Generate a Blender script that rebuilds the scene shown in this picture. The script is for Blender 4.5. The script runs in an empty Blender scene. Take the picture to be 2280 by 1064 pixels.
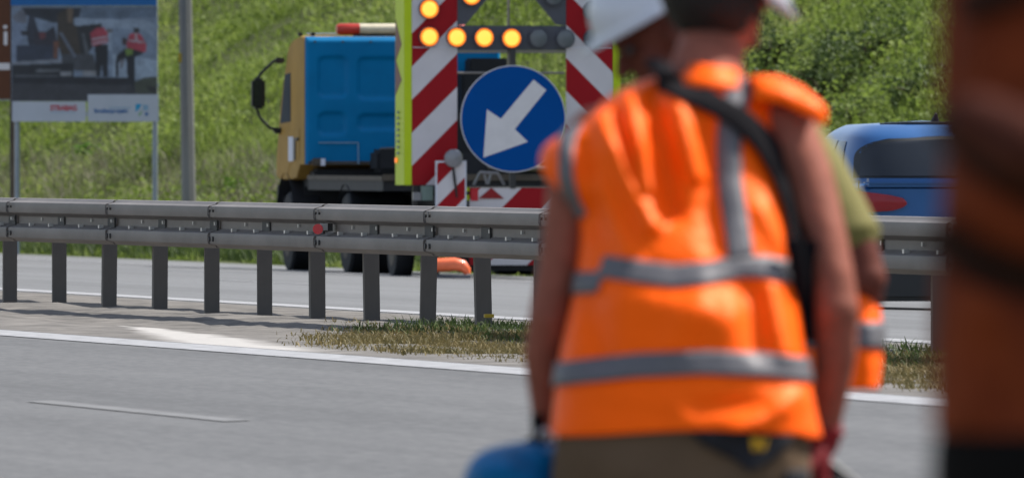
import bpy, bmesh, math, random
import numpy as np
from mathutils import Vector, Matrix
random.seed(7); RNG = np.random.default_rng(11)
S = bpy.context.scene
COL = S.collection
PI = math.pi
# ------------------------------------------------------------------ camera, light, exposure
F = 38000.0            # focal length in photograph pixels (600 mm on a 36 mm sensor)
EYE = 1.15             # camera height above the median
HOR = 316.0            # horizon row of the photograph
cam_d = bpy.data.cameras.new('camera'); cam = bpy.data.objects.new('camera', cam_d); COL.objects.link(cam)
cam.location = (0, 0, EYE)
cam.rotation_euler = (PI/2 - math.atan((532-HOR)/F), 0, 0)
cam_d.lens = 600; cam_d.sensor_width = 36; cam_d.sensor_fit = 'HORIZONTAL'
cam_d.clip_start = 0.5; cam_d.clip_end = 4000
cam_d.dof.use_dof = True; cam_d.dof.focus_distance = 106; cam_d.dof.aperture_fstop = 14.0
S.camera = cam
SUN_AZ, SUN_EL = math.radians(69), math.radians(54)
w = bpy.data.worlds.new('World'); S.world = w; w.use_nodes = True
nt = w.node_tree; nt.nodes.clear()
sk = nt.nodes.new('ShaderNodeTexSky'); sk.sky_type = 'NISHITA'; sk.sun_disc = False
sk.sun_elevation = SUN_EL; sk.sun_rotation = SUN_AZ; sk.altitude = 100; sk.air_density = 1.0; sk.dust_density = 1.2
bg = nt.nodes.new('ShaderNodeBackground'); bg.inputs[1].default_value = 0.12
wo = nt.nodes.new('ShaderNodeOutputWorld')
hs = nt.nodes.new('ShaderNodeHueSaturation'); hs.inputs['Saturation'].default_value = 0.68
nt.links.new(sk.outputs[0], hs.inputs['Color']); nt.links.new(hs.outputs[0], bg.inputs[0]); nt.links.new(bg.outputs[0], wo.inputs[0])
sun_d = bpy.data.lights.new('sun', 'SUN'); sun = bpy.data.objects.new('sun', sun_d); COL.objects.link(sun)
sun_d.energy = 4.2; sun_d.angle = math.radians(0.53); sun_d.color = (1, 0.955, 0.88)
SV = Vector((math.sin(SUN_AZ)*math.cos(SUN_EL), math.cos(SUN_AZ)*math.cos(SUN_EL), math.sin(SUN_EL)))
sun.rotation_euler = SV.to_track_quat('Z', 'Y').to_euler()
sun.location = (30, 60, 80)
S.view_settings.view_transform = 'Standard'; S.view_settings.look = 'None'
S.view_settings.exposure = 0.72; S.view_settings.gamma = 1.0; S.view_settings.use_curve_mapping = False
try:
    S.cycles.use_denoising = True
    S.cycles.max_bounces = 8
except Exception: pass

# ------------------------------------------------------------------ frames
TA = 0.18; A = math.atan(TA); CA, SA = math.cos(A), math.sin(A)
OX, OY = -0.116, 105.0
def rf(u, v, z=0.0):                        # road frame -> world
    return Vector((OX + u*CA - v*SA, OY + u*SA + v*CA, z))
def uv_of(X, Y):
    x, y = X-OX, Y-OY
    return x*CA + y*SA, -x*SA + y*CA
def P(px, py, d):
    return Vector(((px-1140)/F*d, d, EYE + (HOR-py)/F*d))
def gz(u):                                  # ground height across the road
    if u < -13.6: return -0.371 + min(1, (-13.6-u)/0.8)*0.17
    if u < -3: return -0.035*(-3-u)
    if u <= 1: return 0.0
    if u <= 16: return -0.025*(u-1)
    if u <= 17.5: return -0.375 - 0.02*(u-16)
    if u <= 19: return -0.405 + (u-17.5)*0.2
    if u <= 60: return -0.105 + (u-19)*0.52
    return 21.2
# ------------------------------------------------------------------ helpers
def link(o, parent=None):
    COL.objects.link(o)
    if parent is not None: o.parent = parent
    return o
def tag(o, label=None, cat=None, group=None, kind=None):
    if label: o['label'] = label
    if cat: o['category'] = cat
    if group: o['group'] = group
    if kind: o['kind'] = kind
    return o
def thing(name, loc, label, cat, rz=0, group=None, rx=0, ry=0):
    o = bpy.data.objects.new(name, None); o.empty_display_size = 0.2
    link(o); o.location = loc; o.rotation_euler = (rx, ry, rz)
    return tag(o, label, cat, group)
class MB:
    def __init__(s): s.v = []; s.f = []
    def add(s, vs, fs):
        b = len(s.v); s.v += [tuple(v) for v in vs]; s.f += [tuple(i+b for i in f) for f in fs]; return s
    def box(s, c, size, rot=None, bev=0):
        hx, hy, hz = size[0]/2, size[1]/2, size[2]/2
        if bev <= 0:
            vs = [Vector((x*hx, y*hy, z*hz)) for x in (-1,1) for y in (-1,1) for z in (-1,1)]
            fs = [(0,1,3,2),(4,6,7,5),(0,4,5,1),(2,3,7,6),(0,2,6,4),(1,5,7,3)]
        else:
            bm = bmesh.new(); bmesh.ops.create_cube(bm, size=1)
            for v in bm.verts: v.co = Vector((v.co.x*size[0], v.co.y*size[1], v.co.z*size[2]))
            bmesh.ops.bevel(bm, geom=list(bm.edges), offset=min(bev, min(size)*0.45), segments=2, affect='EDGES')
            bm.verts.index_update()
            vs = [v.co.copy() for v in bm.verts]; fs = [[v.index for v in f.verts] for f in bm.faces]; bm.free()
        if rot is not None: vs = [rot @ v for v in vs]
        c = Vector(c); return s.add([v+c for v in vs], fs)
    def tube(s, pts, r, seg=12, caps=True, sq=1.0):
        pts = [Vector(p) for p in pts]; n = len(pts)
        rs = r if isinstance(r, (list, tuple)) else [r]*n
        vs, fs = [], []; up = None
        for i, p in enumerate(pts):
            t = (pts[min(i+1, n-1)] - pts[max(i-1, 0)]).normalized()
            if up is None:
                up = Vector((0,0,1)) if abs(t.z) < 0.9 else Vector((0,1,0))
            a = t.cross(up).normalized(); b = a.cross(t).normalized(); up = b
            for k in range(seg):
                th = 2*PI*k/seg
                vs.append(p + a*math.cos(th)*rs[i] + b*math.sin(th)*rs[i]*sq)
        for i in range(n-1):
            for k in range(seg):
                fs.append((i*seg+k, i*seg+(k+1)%seg, (i+1)*seg+(k+1)%seg, (i+1)*seg+k))
        if caps:
            fs.append(tuple(range(seg-1, -1, -1))); fs.append(tuple((n-1)*seg+k for k in range(seg)))
        return s.add(vs, fs)
    def ball(s, c, r, seg=16, ring=10, rot=None):
        r = (r, r, r) if not isinstance(r, (tuple, list)) else r
        vs, fs = [], []
        c = Vector(c)
        for i in range(ring+1):
            ph = PI*i/ring
            for k in range(seg):
                th = 2*PI*k/seg
                q = Vector((math.sin(ph)*math.cos(th)*r[0], math.sin(ph)*math.sin(th)*r[1], math.cos(ph)*r[2]))
                vs.append(c + (rot @ q if rot is not None else q))
        for i in range(ring):
            for k in range(seg):
                fs.append((i*seg+k, (i+1)*seg+k, (i+1)*seg+(k+1)%seg, i*seg+(k+1)%seg))
        return s.add(vs, fs)
    def chain(s, pts, rs, seg=14):          # tube with round ends, for bodies to be fused
        s.tube(pts, list(rs), seg)
        for p, r in zip(pts, rs): s.ball(p, r, seg, 8)
        return s
    def disc(s, c, r, nrm, seg=32, th=0.01):
        nrm = Vector(nrm).normalized(); c = Vector(c)
        return s.tube([c - nrm*th/2, c + nrm*th/2], r, seg)
    def poly(s, pts, nrm=None, th=0.0):
        pts = [Vector(p) for p in pts]; n = len(pts)
        if th == 0: return s.add(pts, [tuple(range(n))])
        nrm = Vector(nrm)*th
        vs = pts + [p - nrm for p in pts]
        fs = [tuple(range(n)), tuple(range(2*n-1, n-1, -1))] + [(i, i+n, (i+1) % n + n, (i+1) % n) for i in range(n)]
        return s.add(vs, fs)
    def mesh(s, name):
        m = bpy.data.meshes.new(name); m.from_pydata([tuple(v) for v in s.v], [], s.f); m.validate(); m.update()
        bm = bmesh.new(); bm.from_mesh(m); bmesh.ops.recalc_face_normals(bm, faces=bm.faces); bm.to_mesh(m); bm.free()
        return m
    def build(s, name, mat, parent=None, smooth=True, fuse=0, smit=4, loc=None, ang=40, sub=0):
        m = s.mesh(name)
        o = bpy.data.objects.new(name, m); link(o, parent)
        if loc is not None: o.location = loc
        if mat: m.materials.append(mat)
        if fuse or sub:
            if fuse:
                md = o.modifiers.new('r', 'REMESH'); md.mode = 'VOXEL'; md.voxel_size = fuse
                md2 = o.modifiers.new('s', 'SMOOTH'); md2.factor = 0.5; md2.iterations = smit
            if sub:
                md = o.modifiers.new('b', 'SUBSURF'); md.levels = sub; md.render_levels = sub
            dg = bpy.context.evaluated_depsgraph_get()
            nm = bpy.data.meshes.new_from_object(o.evaluated_get(dg))
            o.modifiers.clear(); o.data = nm; nm.name = name
            if not nm.materials: nm.materials.append(mat)
            m = nm
        if smooth: shade(m, ang if not (fuse or sub) else 180)
        return o
def shade(m, ang=40):
    m.polygons.foreach_set('use_smooth', [True]*len(m.polygons))
    if ang < 180:
        try: m.set_sharp_from_angle(angle=math.radians(ang))
        except Exception: pass
def np_mesh(name, verts, faces_flat, loop_tot, mat, parent=None, smooth=False):
    m = bpy.data.meshes.new(name)
    nv = len(verts); nf = len(loop_tot)
    m.vertices.add(nv); m.vertices.foreach_set('co', np.asarray(verts, np.float32).ravel())
    m.loops.add(len(faces_flat)); m.loops.foreach_set('vertex_index', np.asarray(faces_flat, np.int32))
    m.polygons.add(nf)
    ls = np.concatenate([[0], np.cumsum(loop_tot)[:-1]]).astype(np.int32)
    m.polygons.foreach_set('loop_start', ls)
    m.update(calc_edges=True); m.materials.append(mat)
    if smooth: m.polygons.foreach_set('use_smooth', [True]*nf)
    o = bpy.data.objects.new(name, m); link(o, parent); return o
def interp(tab, x):
    xs = [t[0] for t in tab]; ys = [t[1] for t in tab]
    return float(np.interp(x, xs, ys))
# ------------------------------------------------------------------ materials
def mat(name, col, rough=0.6, metal=0.0, var=0.12, scale=8.0, bump=0.0, bscale=60.0, spec=0.4, coat=0.0,
        trans=0.0, stint=None, emis=None, col2=None, stretch=(1,1,1), sheen=0.0, detail=6):
    m = bpy.data.materials.new(name); m.use_nodes = True; t = m.node_tree; n = t.nodes; b = n['Principled BSDF']
    b.inputs['Roughness'].default_value = rough; b.inputs['Metallic'].default_value = metal
    b.inputs['Specular IOR Level'].default_value = spec
    if stint: b.inputs['Specular Tint'].default_value = (*stint, 1)
    if coat: b.inputs['Coat Weight'].default_value = coat; b.inputs['Coat Roughness'].default_value = 0.08
    if sheen: b.inputs['Sheen Weight'].default_value = sheen; b.inputs['Sheen Tint'].default_value = (1, .5, .12, 1); b.inputs['Sheen Roughness'].default_value = .5
    tc = n.new('ShaderNodeTexCoord'); mp = n.new('ShaderNodeMapping'); mp.inputs['Scale'].default_value = stretch
    t.links.new(tc.outputs['Object'], mp.inputs[0])
    nz = n.new('ShaderNodeTexNoise'); nz.inputs['Scale'].default_value = scale; nz.inputs['Detail'].default_value = detail
    nz.inputs['Roughness'].default_value = 0.65
    t.links.new(mp.outputs[0], nz.inputs[0])
    rp = n.new('ShaderNodeValToRGB')
    c2 = col2 if col2 else tuple(c*(1+var) for c in col); c1 = tuple(c*(1-var) for c in col) if not col2 else col
    rp.color_ramp.elements[0].position = 0.3; rp.color_ramp.elements[0].color = (*c1, 1)
    rp.color_ramp.elements[1].position = 0.7; rp.color_ramp.elements[1].color = (*c2, 1)
    t.links.new(nz.outputs[0], rp.inputs[0]); t.links.new(rp.outputs[0], b.inputs['Base Color'])
    if bump:
        nb = n.new('ShaderNodeTexNoise'); nb.inputs['Scale'].default_value = bscale; nb.inputs['Detail'].default_value = 4
        t.links.new(mp.outputs[0], nb.inputs[0])
        bp = n.new('ShaderNodeBump'); bp.inputs['Strength'].default_value = bump; bp.inputs['Distance'].default_value = 0.02
        t.links.new(nb.outputs[0], bp.inputs['Height']); t.links.new(bp.outputs[0], b.inputs['Normal'])
    if emis:
        b.inputs['Emission Color'].default_value = (*emis[0], 1); b.inputs['Emission Strength'].default_value = emis[1]
    if trans:
        tr = n.new('ShaderNodeBsdfTranslucent'); mx = n.new('ShaderNodeMixShader'); mx.inputs[0].default_value = trans
        t.links.new(rp.outputs[0], tr.inputs[0]); out = n['Material Output']
        t.links.new(b.outputs[0], mx.inputs[1]); t.links.new(tr.outputs[0], mx.inputs[2]); t.links.new(mx.outputs[0], out.inputs[0])
    return m
def foliage_mat(name, ramp, trans=0.3, patch=0.25, rough=0.6):
    m = bpy.data.materials.new(name); m.use_nodes = True; t = m.node_tree; n = t.nodes; b = n['Principled BSDF']
    b.inputs['Roughness'].default_value = rough; b.inputs['Specular IOR Level'].default_value = 0.25
    g = n.new('ShaderNodeNewGeometry'); tc = n.new('ShaderNodeTexCoord')
    nz = n.new('ShaderNodeTexNoise'); nz.inputs['Scale'].default_value = patch; nz.inputs['Detail'].default_value = 5
    t.links.new(tc.outputs['Object'], nz.inputs[0])
    mr = n.new('ShaderNodeMapRange'); mr.inputs[1].default_value = 0.3; mr.inputs[2].default_value = 0.7
    t.links.new(nz.outputs[0], mr.inputs[0])
    mx = n.new('ShaderNodeMath'); mx.operation = 'MULTIPLY_ADD'; mx.inputs[1].default_value = 0.34
    m2 = n.new('ShaderNodeMath'); m2.operation = 'MULTIPLY'; m2.inputs[1].default_value = 0.74
    t.links.new(mr.outputs[0], m2.inputs[0])
    t.links.new(g.outputs['Random Per Island'], mx.inputs[0]); t.links.new(m2.outputs[0], mx.inputs[2])
    rp = n.new('ShaderNodeValToRGB'); e = rp.color_ramp.elements
    e[0].position = ramp[0][0]; e[0].color = (*ramp[0][1], 1); e[1].position = ramp[-1][0]; e[1].color = (*ramp[-1][1], 1)
    for p, c in ramp[1:-1]:
        q = e.new(p); q.color = (*c, 1)
    t.links.new(mx.outputs[0], rp.inputs[0]); t.links.new(rp.outputs[0], b.inputs['Base Color'])
    tr = n.new('ShaderNodeBsdfTranslucent'); ms = n.new('ShaderNodeMixShader'); ms.inputs[0].default_value = trans
    t.links.new(rp.outputs[0], tr.inputs[0]); out = n['Material Output']
    t.links.new(b.outputs[0], ms.inputs[1]); t.links.new(tr.outputs[0], ms.inputs[2]); t.links.new(ms.outputs[0], out.inputs[0])
    return m
def stripe_mat(name, period, phase, sgn=1, white=(.70,.67,.70), red=(.36,.005,.012), slope=1.0):
    # retroreflective sheeting printed with 45 degree stripes, in the panel's own x/z
    m = bpy.data.materials.new(name); m.use_nodes = True; t = m.node_tree; n = t.nodes; b = n['Principled BSDF']
    b.inputs['Roughness'].default_value = 0.5; b.inputs['Specular IOR Level'].default_value = 0.2
    tc = n.new('ShaderNodeTexCoord'); sp = n.new('ShaderNodeSeparateXYZ'); t.links.new(tc.outputs['Object'], sp.inputs[0])
    a = n.new('ShaderNodeMath'); a.operation = 'MULTIPLY_ADD'; a.inputs[1].default_value = -sgn*slope
    t.links.new(sp.outputs[0], a.inputs[0]); t.links.new(sp.outputs[2], a.inputs[2])
    d = n.new('ShaderNodeMath'); d.operation = 'MULTIPLY_ADD'; d.inputs[1].default_value = 1/period; d.inputs[2].default_value = phase
    t.links.new(a.outputs[0], d.inputs[0])
    fr = n.new('ShaderNodeMath'); fr.operation = 'FRACT'; t.links.new(d.outputs[0], fr.inputs[0])
    gt = n.new('ShaderNodeMath'); gt.operation = 'GREATER_THAN'; gt.inputs[1].default_value = 0.5; t.links.new(fr.outputs[0], gt.inputs[0])
    nz = n.new('ShaderNodeTexNoise'); nz.inputs['Scale'].default_value = 3; nz.inputs['Detail'].default_value = 6
    t.links.new(tc.outputs['Object'], nz.inputs[0])
    mx = n.new('ShaderNodeMix'); mx.data_type = 'RGBA'; mx.inputs[6].default_value = (*white, 1); mx.inputs[7].default_value = (*red, 1)
    t.links.new(gt.outputs[0], mx.inputs[0])
    hs = n.new('ShaderNodeMix'); hs.data_type = 'RGBA'; hs.blend_type = 'MULTIPLY'; hs.inputs[0].default_value = 0.25
    t.links.new(mx.outputs[2], hs.inputs[6]); t.links.new(nz.outputs[0], hs.inputs[7])
    t.links.new(hs.outputs[2], b.inputs['Base Color'])
    return m
def attr_mat(name, rough=0.5):
    m = bpy.data.materials.new(name); m.use_nodes = True; t = m.node_tree; b = t.nodes['Principled BSDF']
    b.inputs['Roughness'].default_value = rough
    a = t.nodes.new('ShaderNodeVertexColor'); a.layer_name = 'print'
    nz = t.nodes.new('ShaderNodeTexNoise'); nz.inputs['Scale'].default_value = 5; nz.inputs['Detail'].default_value = 8
    tc = t.nodes.new('ShaderNodeTexCoord'); t.links.new(tc.outputs['Object'], nz.inputs[0])
    mx = t.nodes.new('ShaderNodeMix'); mx.data_type = 'RGBA'; mx.blend_type = 'MULTIPLY'; mx.inputs[0].default_value = 0.5
    t.links.new(a.outputs[0], mx.inputs[6]); t.links.new(nz.outputs[0], mx.inputs[7])
    t.links.new(mx.outputs[2], b.inputs['Base Color'])
    return m
def asphalt(name, c1, c2):
    m = bpy.data.materials.new(name); m.use_nodes = True; t = m.node_tree; n = t.nodes; b = n['Principled BSDF']
    b.inputs['Roughness'].default_value = 0.9; b.inputs['Specular IOR Level'].default_value = 0.15
    tc = n.new('ShaderNodeTexCoord')
    def noise(scale, st, det=6):
        mp = n.new('ShaderNodeMapping'); mp.inputs['Scale'].default_value = st; t.links.new(tc.outputs['Object'], mp.inputs[0])
        q = n.new('ShaderNodeTexNoise'); q.inputs['Scale'].default_value = scale; q.inputs['Detail'].default_value = det
        q.inputs['Roughness'].default_value = 0.6
        t.links.new(mp.outputs[0], q.inputs[0]); return q
    a = noise(0.55, (1, 0.03, 1), 3); c = noise(7, (1, 0.03, 1), 8); d = noise(26, (1, 0.12, 1), 3)
    m1 = n.new('ShaderNodeMath'); m1.operation = 'MULTIPLY_ADD'; m1.inputs[1].default_value = 0.5
    t.links.new(a.outputs[0], m1.inputs[0])
    m0 = n.new('ShaderNodeMath'); m0.operation = 'MULTIPLY'; m0.inputs[1].default_value = 0.15; t.links.new(c.outputs[0], m0.inputs[0])
    m2 = n.new('ShaderNodeMath'); m2.operation = 'MULTIPLY_ADD'; m2.inputs[1].default_value = 0.35
    t.links.new(d.outputs[0], m2.inputs[0]); t.links.new(m0.outputs[0], m2.inputs[2]); t.links.new(m2.outputs[0], m1.inputs[2])
    rp = n.new('ShaderNodeValToRGB'); rp.color_ramp.elements[0].position = 0.42; rp.color_ramp.elements[0].color = (*c1, 1)
    rp.color_ramp.elements[1].position = 0.58; rp.color_ramp.elements[1].color = (*c2, 1)
    t.links.new(m1.outputs[0], rp.inputs[0]); t.links.new(rp.outputs[0], b.inputs['Base Color'])
    return m
M = {}
M['asphalt'] = asphalt('asphalt', (.098,.099,.102), (.138,.139,.142))
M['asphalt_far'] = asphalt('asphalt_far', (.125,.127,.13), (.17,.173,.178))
M['paint'] = mat('road_paint', (.27,.27,.278), .7, var=.22, scale=9, stretch=(1,.2,1))
M['paint_worn'] = mat('road_paint_worn', (.122,.122,.124), .85, col2=(.172,.172,.174), scale=7, stretch=(1,.2,1))
M['chip'] = mat('pale_stone', (.31,.30,.29), .85, var=.2, scale=3)
M['gravel'] = mat('gravel', (.085,.081,.077), .95, var=.2, scale=2.6, bump=.6, bscale=14, spec=.1, col2=(.215,.20,.185))
def pale_smear(m):
    # worn remains of a pale marking crossing the median diagonally (u is x, v is y of the road frame)
    t = m.node_tree; n = t.nodes; b = n['Principled BSDF']
    src = b.inputs['Base Color'].links[0].from_socket
    tc = n.new('ShaderNodeTexCoord'); sp = n.new('ShaderNodeSeparateXYZ'); t.links.new(tc.outputs['Object'], sp.inputs[0])
    def ma(op, a, c, d=None):
        q = n.new('ShaderNodeMath'); q.operation = op
        for k, v in enumerate((a, c, d)):
            if v is None: continue
            if isinstance(v, (int, float)): q.inputs[k].default_value = v
            else: t.links.new(v, q.inputs[k])
        return q.outputs[0]
    u, v = sp.outputs[0], sp.outputs[1]
    nz = n.new('ShaderNodeTexNoise'); nz.inputs['Scale'].default_value = 5; nz.inputs['Detail'].default_value = 8
    mp = n.new('ShaderNodeMapping'); mp.inputs['Scale'].default_value = (1, .25, 1); t.links.new(tc.outputs['Object'], mp.inputs[0]); t.links.new(mp.outputs[0], nz.inputs[0])
    dist = ma('ABSOLUTE', ma('SUBTRACT', u, ma('MULTIPLY_ADD', v, .1024, -2.10)), 0)
    hw = ma('MULTIPLY_ADD', v, -.024, .15)
    e = ma('DIVIDE', dist, ma('MAXIMUM', hw, .01))
    e = ma('MULTIPLY_ADD', nz.outputs[0], .9, ma('ADD', e, -.45))
    mr = n.new('ShaderNodeMapRange'); mr.inputs[1].default_value = 1.15; mr.inputs[2].default_value = .45; t.links.new(e, mr.inputs[0])
    fade = n.new('ShaderNodeMapRange'); fade.inputs[1].default_value = 5.5; fade.inputs[2].default_value = 1.0; t.links.new(v, fade.inputs[0])
    lo = n.new('ShaderNodeMapRange'); lo.inputs[1].default_value = -12; lo.inputs[2].default_value = -10; t.links.new(v, lo.inputs[0])
    k = ma('MULTIPLY', ma('MULTIPLY', mr.outputs[0], fade.outputs[0]), lo.outputs[0])
    mx = n.new('ShaderNodeMix'); mx.data_type = 'RGBA'; mx.inputs[7].default_value = (.37, .355, .34, 1)
    t.links.new(k, mx.inputs[0]); t.links.new(src, mx.inputs[6]); t.links.new(mx.outputs[2], b.inputs['Base Color'])
pale_smear(M['gravel'])
M['soil'] = mat('soil', (.05,.06,.02), .95, var=.3, scale=.8, col2=(.085,.10,.035), spec=.1)
M['verge'] = mat('verge_soil', (.05,.055,.025), .95, var=.3, scale=1.5, col2=(.12,.11,.05), spec=.1)
M['grass'] = foliage_mat('grass', [(0.05,(.06,.085,.018)),(.35,(.125,.18,.028)),(.6,(.18,.245,.05)),(.82,(.235,.29,.07)),(1,(.28,.30,.12))], .5, .45)
M['weed'] = foliage_mat('dry_weeds', [(0.05,(.09,.11,.04)),(.45,(.15,.165,.075)),(.75,(.21,.195,.13)),(1,(.26,.23,.19))], .25, .9)
M['straw'] = foliage_mat('straw_grass', [(0.05,(.07,.07,.025)),(.5,(.15,.12,.045)),(1,(.25,.19,.085))], .25, 1.2)
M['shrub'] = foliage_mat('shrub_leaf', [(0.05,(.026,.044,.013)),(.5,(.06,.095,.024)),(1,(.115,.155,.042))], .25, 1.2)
M['plant'] = foliage_mat('bright_leaf', [(0.05,(.05,.12,.01)),(.5,(.09,.20,.015)),(1,(.15,.30,.03))], .35, 1.5)
M['stem'] = mat('stem', (.07,.055,.03), .9)
M['zinc'] = mat('zinc_steel', (.158,.141,.131), .6, .1, var=.24, scale=2.5, stretch=(1,.3,1), bump=.05, bscale=6)
M['zinc_post'] = mat('zinc_post', (.112,.104,.098), .65, .1, var=.25, scale=3, stretch=(1,1,.3))
M['zinc_dark'] = mat('dark_steel', (.05,.05,.05), .7, .2)
M['bolt'] = mat('bolt_steel', (.5,.5,.5), .4, .7)
M['lamp_steel'] = mat('lamp_steel', (.20,.20,.20), .5, .2, var=.1, scale=2)
M['sign_post'] = mat('sign_post_steel', (.26,.30,.34), .5, .4)
M['yellow'] = mat('yellow_sticker', (.38,.27,.02), .5)
M['red_refl'] = mat('red_reflector', (.55,.01,.03), .25, coat=.6)
M['white_board'] = mat('white_board', (.42,.45,.52), .45, var=.05, scale=2)
M['brown'] = mat('brown_sign', (.105,.032,.010), .5, var=.08)
M['signwhite'] = mat('sign_white', (.68,.66,.68), .45, var=.05)
M['board_blue'] = mat('board_blue', (.0,.10,.32), .45, var=.06)
M['print_red'] = mat('print_red', (.42,.03,.05), .5)
M['print_blue'] = mat('print_blue', (.03,.12,.32), .5)
M['print_cyan'] = mat('print_cyan', (.0,.26,.48), .5)
M['print_pale'] = mat('print_pale', (.20,.33,.46), .5)
M['print_green'] = mat('print_green', (.16,.33,.12), .5)
M['sign_blue'] = mat('sign_blue', (.0,.068,.29), .6, var=.06, scale=1.6, spec=.08)
M['print'] = attr_mat('poster_print')
M['blue_cab'] = mat('cab_blue_paint', (.0,.16,.37), .5, var=.12, scale=1.5, spec=.12, coat=.03)
M['tan_cab'] = mat('cab_cream_paint', (.37,.215,.045), .6, var=.15, scale=2, spec=.12)
M['black'] = mat('black_rubber', (.012,.013,.016), .75, var=.2, scale=6)
M['black_plastic'] = mat('black_plastic', (.015,.017,.02), .45, var=.1)
M['chassis'] = mat('chassis_black', (.014,.015,.019), .65, var=.25, scale=3)
M['grime'] = mat('grimy_steel', (.09,.075,.06), .7, .3, var=.3, scale=5)
M['glass_dark'] = mat('dark_glass', (.012,.015,.02), .06, spec=.6, var=.05)
M['glass_blue'] = mat('cab_glass', (.02,.035,.055), .5, spec=.03, var=.05)
M['paper'] = mat('paper', (.62,.64,.72), .6, var=.04)
M['beacon_red'] = mat('beacon_red', (.55,.05,.03), .25, coat=.5, trans=.25)
M['beacon_cream'] = mat('beacon_cream', (.62,.55,.40), .35, coat=.3)
M['hi_yellow'] = mat('fluorescent_yellow', (.48,.62,.002), .5, var=.04, scale=3)
M['maroon'] = mat('maroon_print', (.13,.03,.03), .5)
M['grey_panel'] = mat('grey_panel', (.075,.08,.10), .6, var=.08)
M['lamp_off'] = mat('lamp_lens_grey', (.11,.125,.14), .3, coat=.3)
M['amber'] = mat('amber_lamp', (.3,.1,.01), .3, emis=((1,.20,.008), .72), var=.02)
M['amber_core'] = mat('amber_lamp_core', (.3,.16,.03), .3, emis=((1,.62,.085), .80), var=.02)
M['silver'] = mat('silver_lens', (.22,.22,.24), .35, .2, coat=.3)
M['green_box'] = mat('green_grey_plastic', (.14,.20,.18), .5)
M['orange_hose'] = mat('orange_hose', (.80,.16,.06), .35, coat=.3)
M['bronze'] = mat('worn_steel', (.22,.20,.18), .4, .5)
M['car_blue'] = mat('car_blue_paint', (.028,.105,.28), .3, .1, var=.05, coat=.35, scale=1, spec=.3)
M['taillight'] = mat('taillight_red', (.26,.003,.010), .3, coat=.15)
M['plate'] = mat('number_plate', (.6,.6,.6), .5)
M['skin'] = mat('tanned_skin', (.27,.092,.062), .6, var=.22, scale=14, spec=.1, bump=.15, bscale=40)
M['skin_dark'] = mat('deep_tanned_skin', (.12,.036,.025), .6, var=.2, scale=14, spec=.1)
M['hair'] = mat('black_hair', (.008,.008,.009), .7, var=.3, scale=20, stretch=(1,1,.2), bump=.4, bscale=60)
M['helmet'] = mat('white_helmet', (.62,.64,.72), .35, var=.03, coat=.3)
M['vest'] = mat('orange_hi_vis', (1.2,.135,.004), .5, var=.06, scale=5, bump=.35, bscale=22, trans=.06, spec=.38, stint=(1,.55,.16))
M['tape'] = mat('reflective_tape', (.125,.12,.13), .5, .1, var=.08, scale=12, bump=.2, bscale=25)
M['strap'] = mat('black_webbing', (.009,.008,.010), .9, var=.15, scale=30, spec=.1)
M['dark_brown'] = mat('dark_brown_cloth', (.03,.012,.008), .9, var=.2, scale=20, spec=.1)
M['grime_cloth'] = mat('dusty_maroon_cloth', (.07,.022,.015), .9, var=.3, scale=8, spec=.08, bump=.3, bscale=12)
M['khaki'] = mat('khaki_trousers', (.12,.078,.048), .9, spec=.1, var=.15, scale=6, bump=.3, bscale=16)
M['pocket'] = mat('black_pocket_cloth', (.010,.010,.014), .8)
M['logo'] = mat('yellow_embroidery', (.60,.32,.01), .7)
M['glove_red'] = mat('red_work_glove', (.22,.008,.012), .7)
M['bag_blue'] = mat('blue_bag', (.0,.125,.32), .5, var=.2, scale=6, bump=.4, bscale=8, spec=.15)
M['olive'] = mat('olive_shirt', (.16,.14,.038), .85, var=.08, scale=6, bump=.3, bscale=14)
M['shaded'] = mat('shaded_orange_jacket', (.10,.019,.009), .9, col2=(.25,.050,.016), spec=.08, scale=7, bump=.5, bscale=9)  # orange workwear with its shade put into the base colour
M['dark_cloth'] = mat('black_work_trousers', (.009,.008,.008), .95, spec=.05, var=.2, scale=6, bump=.3, bscale=12)
M['boot'] = mat('boot_leather', (.03,.022,.016), .6)
M['eye'] = mat('eye', (.05,.04,.04), .2)

# ------------------------------------------------------------------ setting: ground strips in road coordinates
ROADM = Matrix.Translation((OX, OY, 0)) @ Matrix.Rotation(A, 4, 'Z')
def to_road(o): o.matrix_world = ROADM; return o
def strip(name, us, vs, mtl, zf, kind='structure'):
    nu, nv = len(us), len(vs)
    V = [(u, v, zf(u, v)) for v in vs for u in us]
    Fc = [(j*nu+i, j*nu+i+1, (j+1)*nu+i+1, (j+1)*nu+i) for j in range(nv-1) for i in range(nu-1)]
    m = bpy.data.meshes.new(name); m.from_pydata(V, [], Fc); m.materials.append(mtl); shade(m, 180)
    o = bpy.data.objects.new(name, m); link(o); to_road(o)
    return tag(o, kind=kind) if kind else o
from mathutils import noise as mno
def hn(u, v, s, seed=0): return mno.fractal(Vector((u*s+seed, v*s, seed*1.7)), 1.0, 2.0, 4)
LONG = [-400, -150, 0, 150, 400, 1200]
strip('road', [-13.6, -10, -6, -3], LONG, M['asphalt'], lambda u, v: gz(u))
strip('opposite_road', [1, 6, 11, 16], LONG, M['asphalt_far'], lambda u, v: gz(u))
def med_z(u, v):
    e = min(1, (u+3)/0.5, (1-u)/0.4)
    sw = -.034*math.exp(-((u+1.15)/.6)**2)
    return max(0, e)*(0.016*hn(u, v, .9, 3) + 0.010*hn(u, v, 4, 9) + sw)
strip('median', list(np.linspace(-3, 1, 27)), [-400, -120]+list(np.arange(-60, 60, .35))+[120, 400, 1200], M['gravel'], med_z)
strip('verge', [-900, -200, -60, -30, -20, -16, -14.4, -13.6], LONG, M['verge'], lambda u, v: gz(u))
def hill_z(u, v):
    e = min(1, max(0, (u-16)/3))
    return gz(u) + e*(0.22*hn(u, v, .18, 5) + .10*hn(u, v, .6, 2))
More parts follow.
